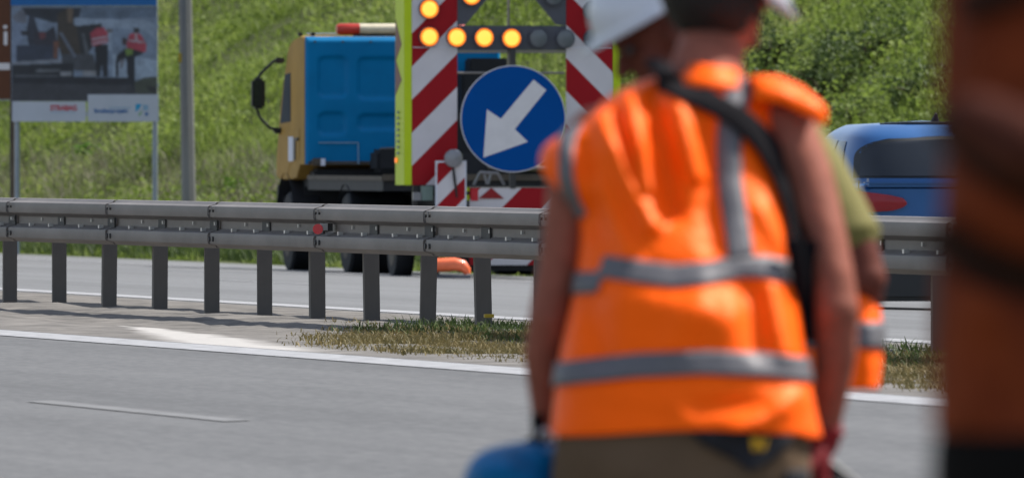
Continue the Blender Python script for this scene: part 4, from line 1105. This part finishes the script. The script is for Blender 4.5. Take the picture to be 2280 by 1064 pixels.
def hand(b, wrist, dirv, side, palm_n, r=.019, curl=.7, k=1.0):
    """palm, four unequal fingers with two bends, thumb from the side of the palm"""
    dv = Vector(dirv).normalized(); pn = Vector(palm_n).normalized(); sv = dv.cross(pn).normalized()*side
    pn = sv.cross(dv).normalized()*side
    for q in (-.030, -.010, .010, .030):
        b.chain([wrist, wrist+dv*.045*k+sv*q*.8*k, wrist+dv*.088*k+sv*q*k], [.018*k, .0155*k, .012*k], 10)
    for i, (q, L) in enumerate(((-.031,.062),(-.0105,.074),(.0105,.078),(.031,.070))):
        p0 = wrist+dv*.09*k+sv*q*k; a1, a2, a3 = curl*.7, curl*1.6, curl*2.3
        f = lambda a: dv*math.cos(a)+pn*math.sin(a)
        p1 = p0+f(a1)*L*.45*k; p2 = p1+f(a2)*L*.33*k; p3 = p2+f(a3)*L*.25*k
        b.chain([p0,p1,p2,p3],[.0098*k,.0092*k,.0085*k,.0075*k],10)
    t0 = wrist+dv*.025*k+sv*.032*k; t1 = t0+(dv*.6+sv*.55+pn*.45).normalized()*.04*k; t2 = t1+(dv*.8+pn*.55).normalized()*.03*k
    b.chain([t0,t1,t2],[.0125*k,.011*k,.0095*k],10)
def head_mesh(b, H, f, up, k=1.0):
    f = Vector(f).normalized(); up = Vector(up); up = (up - f*up.dot(f)).normalized(); r = f.cross(up).normalized()
    Q = lambda a, c, e: H + f*a*k + r*c*k + up*e*k
    rot = Matrix((r, f, up)).transposed()
    b.ball(Q(-.01,0,.03), (.078*k,.098*k,.092*k), 24, 16, rot)
    b.ball(Q(.035,0,-.03), (.062*k,.062*k,.085*k), 20, 14, rot)
    b.ball(Q(.062,0,-.088), (.032*k,.03*k,.028*k), 14, 10, rot)      # chin
    b.ball(Q(.088,0,.045), (.05*k,.02*k,.022*k), 14, 10, rot)        # brow
    b.chain([Q(.094,0,.028), Q(.118,0,-.018)], [.010*k,.0165*k], 10) # nose
    b.ball(Q(.090,0,-.052), (.026*k,.014*k,.008*k), 12, 8, rot); b.ball(Q(.088,0,-.063), (.024*k,.013*k,.008*k), 12, 8, rot)
    for sgn in (-1,1):
        b.ball(Q(-.012, sgn*.080, -.005), (.012*k,.026*k,.034*k), 12, 10, rot)   # ears
        b.ball(Q(.06, sgn*.040, -.012), (.026*k,.024*k,.022*k), 12, 8, rot)      # cheek bones
    return Q, rot
def eyes(Q, par, L, k=1.0):
    for sgn in (-1,1):
        b = MB(); b.ball(Q(.086, sgn*.032, .018), .0125*k, 12, 8); L.fix(b).build('eye', M['eye'], par)
def helmet_mesh(C, up, fwd, r=.128):
    up = Vector(up).normalized(); fwd = Vector(fwd); fwd = (fwd-up*fwd.dot(up)).normalized(); rt = fwd.cross(up)
    V = []; Fc = []; na, nr = 40, 14
    prof_ = [(1.0,0.0)]+[(math.cos(t)**.8, .97*math.sin(t)) for t in np.linspace(.12, PI/2-.02, nr-1)]
    rim = []
    for j, (ra, h) in enumerate([(None,0)]+prof_):
        for i in range(na):
            th = 2*PI*i/na; fx, fy = math.cos(th), math.sin(th)
            if ra is None:
                ext = 1.06 + .32*max(0, fx)**2.2; dz = -.08 - .08*max(0,fx)
                p = C + fwd*fx*r*1.08*ext + rt*fy*r*.92*(1.10) + up*r*dz
            else:
                ridge = .03*math.exp(-(fy/.25)**2) if ra > .2 else 0
                p = C + fwd*fx*r*1.08*ra + rt*fy*r*.92*ra + up*r*(h*1.0+ridge)
            V.append(p)
    n_ = len(prof_)+1
    for j in range(n_-1):
        for i in range(na): Fc.append((j*na+i, j*na+(i+1)%na, (j+1)*na+(i+1)%na, (j+1)*na+i))
    Fc.append(tuple((n_-1)*na+i for i in range(na)))
    b = MB(); b.add(V, Fc); return b
def boot(b, ankle, fwd, g):
    fwd = Vector((fwd[0], fwd[1], 0)).normalized()
    a = Vector(ankle)
    heel = Vector((a.x, a.y, g+.045))-fwd*.05; toe = Vector((a.x, a.y, g+.042))+fwd*.17
    b.chain([a+Vector((0,0,.08)), Vector((a.x,a.y,g+.09))], [.055,.055]); b.chain([heel, (heel+toe)/2+Vector((0,0,.012)), toe], [.043,.05,.04])

# ---- front worker -------------------------------------------------------------
D1 = 35.0
base = P(1530, 1907, D1); ug, vg = uv_of(base.x, base.y)
g1 = gz(ug)
wk = thing('person', (base.x, base.y, g1), 'worker seen from behind in orange vest with grey stripes, khaki trousers and black shoulder strap', 'person')
LW = Local(wk)
rows1 = [(172,1455,1690,.30,.035),(184,1402,1712,.29,.075),(205,1368,1728,.28,.10),(240,1326,1730,.27,.125),(290,1268,1728,.25,.14),(318,1212,1730,.24,.145),(345,1198,1734,.23,.148),
         (390,1206,1744,.22,.15),(425,1240,1752,.20,.15),(460,1276,1760,.19,.15),(500,1294,1766,.17,.15),(560,1290,1770,.14,.15),(640,1281,1776,.11,.15),(700,1268,1784,.08,.155),(780,1249,1794,.05,.16),(850,1238,1804,.025,.165),(920,1230,1818,.0,.165),(968,1226,1830,-.005,.165)]
folds1 = [(1338,262,1450,500,17,.030),(1395,192,1440,420,15,.026),(1505,222,1552,390,16,.028),(1372,260,1430,430,13,-.026),(1455,215,1500,470,17,-.028),(1580,300,1585,545,22,-.016),
          (1300,330,1330,520,18,-.022),(1330,420,1400,560,20,.018),(1400,650,1600,700,48,.024),(1310,680,1340,790,26,-.022),(1722,640,1750,775,22,.026),(1665,650,1690,770,22,-.018),(1700,470,1750,560,16,.016),
          (1640,955,1800,870,20,.020),(1560,900,1700,905,18,-.010),(1250,895,1480,925,20,-.006),(1480,560,1560,560,40,.01),(1500,760,1560,640,30,.012)]
folds1 = [(a_,b_,c_,d_,w_*.9,m_*1.35) for a_,b_,c_,d_,w_,m_ in folds1]
T1 = Torso(rows1, D1, 2.5, folds1)
hem1 = lambda px: -14*math.exp(-((px-1560)/160)**2) + (6 if px > 1780 else 0)
vest = LW.fix(T1.shell(hem=hem1)).build('hi_vis_vest', M['vest'], wk, ang=180)
solid(vest, .004, -1)
c1 = lambda px: interp([(1250,632),(1336,628),(1346,592),(1420,603),(1500,613),(1580,605),(1640,594),(1700,593),(1765,607)], px)
c2 = lambda px: interp([(1240,834),(1300,825),(1420,811),(1560,805),(1700,811),(1795,822)], px)
o = LW.fix(T1.hband(c1, 50)).build('waist_tape', M['tape'], vest, ang=180); solid(o, .002)
o = LW.fix(T1.hband(c2, 53)).build('hem_tape', M['tape'], vest, ang=180); solid(o, .002)
o = LW.fix(T1.path([(1660,176),(1645,210),(1628,250),(1620,330),(1622,400),(1638,500),(1648,572)], 56, .005)).build('brace_tape', M['tape'], vest, ang=180); solid(o, .002)
o = LW.fix(T1.path([(1290,268),(1270,300),(1263,345),(1264,400),(1278,450),(1297,486)], 33, .005)).build('brace_tape', M['tape'], vest, ang=180); solid(o, .002)
# collar
b = MB(); V = []; Fc = []; na = 48
for j, (py, cx, hx, yc, hd) in enumerate([(196,1586,96,.295,.115),(176,1586,74,.31,.095),(158,1586,60,.315,.08),(148,1586,56,.318,.076)]):
    for i in range(na):
        th = 2*PI*i/na; q = P(cx+hx*math.cos(th), py+6*math.cos(th), D1); q.y = D1+yc-hd*math.sin(th); V.append(q)
for j in range(3):
    for i in range(na): Fc.append((j*na+i, j*na+(i+1)%na, (j+1)*na+(i+1)%na, (j+1)*na+i))
b.add(V, Fc); o = LW.fix(b).build('collar', M['vest'], vest, ang=180); solid(o, .006)
# right shoulder flap: half tube over the arm
b = MB(); V = []; Fc = []
ax = [(1672,214,40,.27,.11),(1700,212,42,.265,.11),(1740,222,46,.26,.10),(1785,240,44,.255,.095),(1815,258,42,.25,.09),(1832,268,34,.25,.08)]
na = 26
for (px, py, r, yc, rd) in ax:
    for i in range(na):
        th = -.25+ (PI+.5)*i/(na-1)
        q = P(px+ (8 if i<8 else 0), py - r*math.sin(th) + 3*math.sin(th*3+px*.05), D1); q.y = D1+yc-.0-rd*math.cos(th); V.append(q)
for j in range(len(ax)-1):
    for i in range(na-1): Fc.append((j*na+i, j*na+i+1, (j+1)*na+i+1, (j+1)*na+i))
b.add(V, Fc); o = LW.fix(b).build('shoulder_flap', M['vest'], vest, ang=180); o.data.update()
solid(o, .005)
# body: one fused surface
def P1(px, py, y): q = P(px, py, D1); q.y = D1+y; return q
b = MB()
b.chain([P1(1520,1010,.02),P1(1520,850,.05),P1(1525,650,.13),P1(1530,450,.22),P1(1560,270,.28)],[.15,.145,.13,.12,.075],20)
for dx in (-95, 95): b.chain([P1(1520+dx,1000,.02),P1(1520+dx,700,.12),P1(1520+dx*1.1,430,.22),P1(1540+dx*.8,270,.27)],[.12,.115,.11,.07],18)
b.chain([P1(1575,230,.29),P1(1578,150,.345),P1(1588,95,.395)],[.082,.076,.066],18)
H1 = P1(1600, 10, .40); f1 = (.62,.62,-.42); up1 = (.25,.30,.9)
Q1, rot1 = head_mesh(b, H1, f1, up1, 1.05)
b.chain([P1(1330,300,.24),P1(1275,360,.22),P1(1262,470,.19),P1(1246,590,.17),P1(1222,710,.15),P1(1208,790,.17),P1(1210,870,.19),P1(1212,925,.20)],[.06,.055,.046,.043,.042,.040,.032,.026],16)
hand(b, P1(1211,930,.20), (.05,.05,-1), 1, (1,-.1,0), curl=1.0)
b.chain([P1(1700,262,.27),P1(1758,290,.25),P1(1808,400,.19),P1(1838,520,.13),P1(1858,620,.09),P1(1866,690,.07),P1(1862,780,.10),P1(1852,880,.14),P1(1840,960,.165)],[.058,.062,.050,.046,.044,.046,.046,.037,.030],16)
LW.fix(b).build('body', M['skin'], wk, fuse=.0055, smit=5)
eyes(Q1, wk, LW, 1.05)
# hair
b = MB(); V = []; nrm_f = Vector(f1).normalized(); upv = Vector(up1); upv = (upv-nrm_f*upv.dot(nrm_f)).normalized(); rv = nrm_f.cross(upv)
Hc = Q1(-.014,0,.03); na, nr = 36, 20
bm = bmesh.new(); bmesh.ops.create_uvsphere(bm, u_segments=40, v_segments=26, radius=1)
for q in list(bm.verts):
    co = q.co.copy()
    q.co = Hc + rv*co.x*.106 + nrm_f*co.y*.120 + upv*co.z*.112 + Vector((1,1,1))*.002*mno.noise(co*8)
dele = [q for q in bm.verts if (q.co-Hc).dot(nrm_f) > .045 or ((q.co-Hc).dot(upv) < -.125 or q.co.z < P1(0,104,0).z + .02*mno.noise(q.co*9))]
bmesh.ops.delete(bm, geom=dele, context='VERTS'); bm.verts.index_update()
b.add([q.co.copy() for q in bm.verts], [[q.index for q in f.verts] for f in bm.faces]); bm.free()
o = LW.fix(b).build('hair', M['hair'], wk, ang=180); solid(o, .006)
hm = helmet_mesh(Q1(-.005,.018,.068), (.46,.02,.88), (.85,.52,0), .128)
o = LW.fix(hm).build('helmet', M['helmet'], wk, ang=60); solid(o, .004)
# trousers
b = MB(); T1t = Torso([(900,1262,1790,.0,.14),(960,1240,1802,-.005,.15),(1064,1226,1806,-.01,.165),(1150,1240,1795,-.005,.16),(1230,1300,1740,.0,.12)], D1, 2.6, [(1300,1000,1420,1060,30,.01),(1560,1060,1640,1000,25,-.012),(1760,980,1775,1060,25,.016)])
b2 = T1t.shell(40, 80); b2.f.append(tuple(39*80+i for i in range(79,-1,-1))); b.v += b2.v; b.f += b2.f
def leg(b, hip, knee, ank, r0=.115, r1=.085, r2=.075): b.chain([hip, (hip+knee)/2, knee, (knee+ank)/2, ank],[r0,(r0+r1)/2,r1,.08,r2],18)
gpy = 316+(EYE-g1)*F/D1
leg(b, P1(1385,1180,0), P1(1365,1500,.08), P1(1372,gpy-90,-.02), .125); leg(b, P1(1650,1180,0), P1(1680,1490,.14), P1(1690,gpy-90,.10), .125)
LW.fix(b).build('trousers', M['khaki'], wk, fuse=.011, smit=4)
b = MB(); boot(b, P1(1372,gpy-80,-.02), (-.1,1,0), g1); LW.fix(b).build('boot', M['boot'], wk, fuse=.009)
b = MB(); boot(b, P1(1690,gpy-80,.10), (.15,1,0), g1); LW.fix(b).build('boot', M['boot'], wk, fuse=.009)
def patch(T, poly, name, mtl, par, L, off):
    bm = bmesh.new(); vs_ = [bm.verts.new((x, y, 0)) for x, y in poly]; f = bm.faces.new(vs_); bmesh.ops.triangulate(bm, faces=[f])
    bmesh.ops.subdivide_edges(bm, edges=list(bm.edges), cuts=6, use_grid_fill=True); bm.verts.index_update()
    b = MB(); b.add([T.back(q.co.x, q.co.y, off) for q in bm.verts], [[q.index for q in ff.verts] for ff in bm.faces]); bm.free()
    o = L.fix(b).build(name, mtl, par, ang=180); solid(o, .003); return o
pk = patch(T1t, [(1515,940),(1765,940),(1752,985),(1725,1010),(1700,1030),(1665,1045),(1630,1020),(1560,985)], 'holster_pocket', M['pocket'], wk, LW, .007)
for poly in ([(1664,971),(1671,970),(1674,990),(1682,974),(1686,974),(1688,990),(1695,972),(1702,971),(1693,999),(1685,999),(1682,988),(1677,999),(1668,1000)],):
    patch(T1t, poly, 'yellow_logo', M['logo'], pk, LW, .011)
patch(T1t, [(1740,1045),(1790,1040),(1795,1120),(1730,1120)], 'side_pocket', M['pocket'], wk, LW, .007)
# red work glove on the right hand
b = MB(); hand(b, P1(1838,975,.17), (-.05,.06,-1), -1, (-1,.1,0), curl=.8, k=1.22); b.chain([P1(1842,948,.165),P1(1838,985,.17)],[.036,.034],14)
b.chain([P1(1858,975,.15),P1(1874,968,.14)],[.016,.010],10)
LW.fix(b).build('work_glove', M['glove_red'], wk, fuse=.0045)
# shoulder bag: strap + pouch at the right side
q0 = P1(1795,770,.13)
sb = thing('shoulder_bag', q0, 'black shoulder bag with wide strap slung diagonally across the orange vest', 'bag'); LS = Local(sb)
b = T1.path([(1478,150+26),(1520,190),(1575,222),(1640,262),(1692,315),(1732,385),(1762,470),(1768,540)], [42,47,47,48,48,46,42,36], .022, 60)
o = LS.fix(b).build('strap', M['strap'], sb, ang=180); solid(o, .006)
b = MB(); b.tube([P1(1460,140,.30),P1(1475,150,.21),P1(1490,172,.17)], [.022,.024,.022], 10, sq=.5); LS.fix(b).build('strap_end', M['strap'], sb)
b = MB(); b.tube([P1(1765,530,.02),P1(1782,610,.03),P1(1790,690,.08)], .018, 10, sq=.6); LS.fix(b).build('strap_end', M['strap'], sb)
b = MB(); b.box(P1(1792,650,.17), (.055,.24,.26), bev=.025); LS.fix(b).build('pouch', M['strap'], sb)
# blue bag in the left hand
q0 = P1(1140, 1240, .13)
bg_ = thing('blue_bag', q0, 'blue cloth bag with black handle and metal ring held in left hand of front worker', 'bag'); LB_ = Local(bg_)
Tb = Torso([(986,1150,1225,.16,.03),(993,1105,1245,.15,.07),(1005,1072,1252,.14,.10),(1030,1045,1258,.13,.12),(1064,1030,1262,.13,.135),(1150,1020,1266,.13,.14),(1260,1030,1262,.13,.135),(1290,1060,1240,.13,.10)], D1, 2.4,
           [(1060,1050,1130,1040,14,.02),(1150,1010,1230,1050,14,-.02),(1080,1100,1200,1120,18,.015)])
b2 = Tb.shell(40, 70); b2.f.append(tuple(39*70+i for i in range(69,-1,-1))); LB_.fix(b2).build('bag_body', M['bag_blue'], bg_, ang=180)
b = MB(); b.tube([P1(1150,1000,.14),P1(1185,985,.15),P1(1204,950,.19),P1(1222,985,.17),P1(1240,1005,.14)], .012, 10, sq=.7); LB_.fix(b).build('handle', M['strap'], bg_)
b = MB(); b.tube([P1(1196,925,.165),P1(1200,960,.16),P1(1205,1010,.10)], .014, 10, sq=.6); LB_.fix(b).build('handle', M['strap'], bg_)
b = MB(); rp_ = [P1(1213+11*math.cos(t), 972+13*math.sin(t), .13) for t in np.linspace(0, 2*PI, 21)]; b.tube(rp_, .0045, 8, False); LB_.fix(b).build('metal_ring', M['bolt'], bg_)
# dark tool handle hanging from the gloved hand
q0 = P1(1865,1060,.17)
th_ = thing('tool_handle', P1(1868,1075,.17), 'black bent tool handle held in red glove at the lower edge', 'tool'); LT = Local(th_)
b = MB(); b.tube([P1(1815,1010,.18),P1(1850,1040,.17),P1(1900,1080,.16),P1(1960,1150,.15)], .016, 12); LT.fix(b).build('grip', M['black_plastic'], th_)
b = MB(); b.tube([P1(1950,1138,.152),P1(2080,1300,.13)], .011, 12); LT.fix(b).build('shaft', M['bolt'], th_)

# ---- second worker, olive shirt -------------------------------------------------
D2 = 38.0
base = P(1650, 1800, D2); ug, vg = uv_of(base.x, base.y); g2 = gz(ug)
w2 = thing('person', (base.x, base.y, g2), 'worker in olive shirt and white helmet, head turned left, hidden behind front worker', 'person'); L2 = Local(w2)
def P2(px, py, y): q = P(px, py, D2); q.y = D2+y; return q
T2s = Torso([(190,1520,1720,.25,.05),(240,1470,1790,.22,.10),(320,1450,1815,.2,.12),(500,1450,1830,.12,.13),(640,1450,1840,.06,.13),(830,1450,1845,.0,.14)], D2)
L2.fix(T2s.shell(50, 80)).build('shirt', M['olive'], w2, ang=180)
T2 = Torso([(245,1490,1770,.22,.105),(330,1462,1808,.2,.13),(480,1452,1838,.14,.145),(600,1446,1895,.1,.15),(655,1444,1955,.08,.15),(720,1440,1966,.06,.15),(800,1436,1966,.04,.15),(866,1432,1958,.03,.15)], D2, 2.6, [(1930,670,1940,860,14,.02),(1905,680,1900,860,14,-.015)])
v2 = L2.fix(T2.shell(60, 110)).build('hi_vis_vest', M['vest'], w2, ang=180); solid(v2, .004, -1)
o = L2.fix(T2.hband(lambda px: 745, 58)).build('hem_tape', M['tape'], v2, ang=180); solid(o, .002)
b = MB()
b.chain([P2(1650,930,.0),P2(1640,650,.08),P2(1620,400,.18),P2(1580,260,.22)],[.13,.125,.11,.07],18)
b.chain([P2(1560,240,.22),P2(1510,175,.20),P2(1482,130,.18)],[.07,.062,.065],16)
H2 = P2(1480, 90, .16); f2 = (-.86,-.18,-.46); up2 = (-.42,.0,.9)
Q2, rot2 = head_mesh(b, H2, f2, up2, 1.0)
b.chain([P2(1790,330,.18),P2(1850,430,.10),P2(1905,530,.02),P2(1932,620,.0),P2(1925,680,.06),P2(1880,720,.20),P2(1830,750,.32)],[.058,.052,.046,.044,.042,.038,.03],16)
hand(b, P2(1830,750,.32), (-.4,.85,-.2), 1, (0,-.3,-1), curl=.8)
b.chain([P2(1470,330,.18),P2(1430,480,.22),P2(1420,600,.26),P2(1430,700,.36),P2(1440,760,.42)],[.055,.048,.044,.036,.028],16)
hand(b, P2(1440,760,.42), (.1,.6,-.7), -1, (0,-.5,-.8), curl=.8)
L2.fix(b).build('body', M['skin_dark'], w2, fuse=.006, smit=5)
eyes(Q2, w2, L2)
b = MB(); b.chain([P2(1775,320,.18),P2(1822,385,.12),P2(1868,470,.06),P2(1895,522,.03)],[.072,.068,.066,.064],20); b.tube([P2(1890,512,.035),P2(1905,542,.02)],[.064,.068],20,False)
L2.fix(b).build('sleeve', M['olive'], w2, fuse=.008)
b = MB(); b.chain([P2(1485,300,.18),P2(1448,420,.21),P2(1434,480,.22)],[.07,.066,.064],18); L2.fix(b).build('sleeve', M['olive'], w2, fuse=.009)
o = L2.fix(helmet_mesh(Q2(-.005,0,.068), (-.44,-.02,.9), (-.9,-.15,-.4), .128)).build('helmet', M['helmet'], w2, ang=60); solid(o, .004)
b = MB(); b2 = Torso([(800,1470,1830,.0,.13),(950,1465,1850,-.0,.15),(1060,1480,1845,.0,.14),(1150,1520,1800,.0,.10)], D2).shell(30, 60); b2.f.append(tuple(29*60+i for i in range(59,-1,-1))); b.v += b2.v; b.f += b2.f
gpy = 316+(EYE-g2)*F/D2
leg(b, P2(1560,1090,0), P2(1545,1400,.1), P2(1550,gpy-90,0)); leg(b, P2(1750,1090,0), P2(1760,1400,.12), P2(1765,gpy-90,.05))
L2.fix(b).build('trousers', M['dark_cloth'], w2, fuse=.012)
for px, y in ((1550,0),(1765,.05)):
    b = MB(); boot(b, P2(px,gpy-80,y), (0,1,0), g2); L2.fix(b).build('boot', M['boot'], w2, fuse=.009)

# ---- blurred worker close to the camera at the right edge ------------------------
D3 = 16.5
base = P(2480, 1500, D3); ug, vg = uv_of(base.x, base.y); g3 = gz(ug)
w3 = thing('person', (base.x, base.y, g3), 'blurred person in rust orange jacket cut off at right edge of photo', 'person'); L3 = Local(w3)
def S3(px, py): return 2090+(px-2090)*1.22, 960+(py-960)*1.22
def P3_(px, py, y): px, py = S3(px, py); q = P(px, py, D3); q.y = D3+y; return q
T3 = Torso([(960+(a_-960)*1.22, 2078+(b_-2090)*(1.22 if b_ > 2160 else 1), 2090+(c_-2090)*1.22, d_, e_) for a_,b_,c_,d_,e_ in [(-110,2300,2720,.05,.06),(-60,2210,2800,.03,.11),(60,2150,2850,.0,.14),(250,2128,2860,-.01,.15),(420,2118,2850,-.01,.15),(620,2100,2840,.0,.15),(800,2088,2850,.0,.15),(960,2088,2860,.0,.155)]], D3, 2.6,
           [(2120,300,2290,400,26,-.04),(2100,540,2290,640,30,-.04),(2140,420,2280,500,40,.03),(2150,100,2200,260,40,.02),(2120,700,2150,900,40,.02),(2200,760,2230,900,30,-.02)])
L3.fix(T3.shell(70, 110)).build('jacket', M['shaded'], w3, ang=180)
o = L3.fix(T3.path([(2100,262),(2150,322),(2220,375),(2300,415),(2420,450)], 62, .012, rows=7)).build('dark_band', M['dark_brown'], w3, ang=180); solid(o, .006)  # first of two dark brown bands laid diagonally over the jacket
o = L3.fix(T3.path([(2095,520),(2150,565),(2220,600),(2300,625),(2420,650)], 72, .012, rows=7)).build('dark_band', M['dark_brown'], w3, ang=180); solid(o, .006)
o = L3.fix(T3.path([(2160,20),(2240,-5),(2320,-40)], 60, .012, rows=5)).build('shoulder_strap', M['dark_brown'], w3, ang=180); solid(o, .006)
b = MB(); b.chain([P3_(2490,1000,0),P3_(2490,400,0),P3_(2490,-60,.04)],[.13,.13,.07],16); b.chain([P3_(2490,-80,.04),P3_(2490,-220,.05)],[.065,.065],14)
Q3, rot3 = head_mesh(b, P3_(2490,-330,.07), (.1,1,-.1), (0,.1,1), 1.0)
b.chain([P3_(2750,20,.02),P3_(2850,350,.0),P3_(2880,660,.05),P3_(2850,900,.22)],[.055,.046,.042,.03],14); hand(b, P3_(2850,900,.22), (-.1,.5,-.8), 1, (-1,0,0))
b.chain([P3_(2230,20,.02),P3_(2205,350,.08),P3_(2230,560,.2),P3_(2300,640,.36)],[.055,.046,.042,.03],14); hand(b, P3_(2300,640,.36), (.3,.9,0), -1, (0,-.2,-1))
L3.fix(b).build('body', M['skin_dark'], w3, fuse=.008)
b = MB(); b.chain([P3_(2150,395,-.17),P3_(2230,440,-.19),P3_(2330,480,-.17)],[.030,.038,.042],16); L3.fix(b).build('forearm_guard', M['grime_cloth'], w3, fuse=.007)
b = MB(); b.chain([P3_(2750,0,.02),P3_(2850,350,.0),P3_(2880,640,.05),P3_(2858,860,.2)],[.075,.062,.055,.045],14); L3.fix(b).build('sleeve', M['shaded'], w3, fuse=.01)
b = MB(); b.chain([P3_(2225,10,.0),P3_(2200,350,.08),P3_(2230,560,.2),P3_(2290,630,.34)],[.07,.06,.055,.045],14); L3.fix(b).build('sleeve', M['shaded'], w3, fuse=.01)
o = L3.fix(helmet_mesh(Q3(-.005,0,.075), (0,.05,1), (0,1,0), .128)).build('helmet', M['helmet'], w3, ang=60); solid(o, .004)
b = MB(); b2 = Torso([(930,2090,3010,.0,.145),(1000,2072,3030,.0,.155),(1240,2074,3020,.0,.165),(1470,2150,2950,.0,.12)], D3).shell(30, 60); b2.f.append(tuple(29*60+i for i in range(59,-1,-1))); b.v += b2.v; b.f += b2.f
gpy = 316+(EYE-g3)*F/D3
P3w = lambda px, z, y: Vector(((px-1140)/F*D3, D3+y, z))
zh = P(0,1330,D3).z
leg(b, P3w(2330,zh,0), P3w(2310,(zh+g3)/2+.04,.05), P3w(2300,g3+.09,0), .13); leg(b, P3w(2800,zh,0), P3w(2830,(zh+g3)/2+.04,.08), P3w(2840,g3+.09,0), .13)
L3.fix(b).build('trousers', M['dark_cloth'], w3, fuse=.013)
for px in (2300, 2840):
    b = MB(); boot(b, P3w(px,g3+.1,0), (0,1,0), g3); L3.fix(b).build('boot', M['boot'], w3, fuse=.01)
print('done', len(bpy.data.objects))
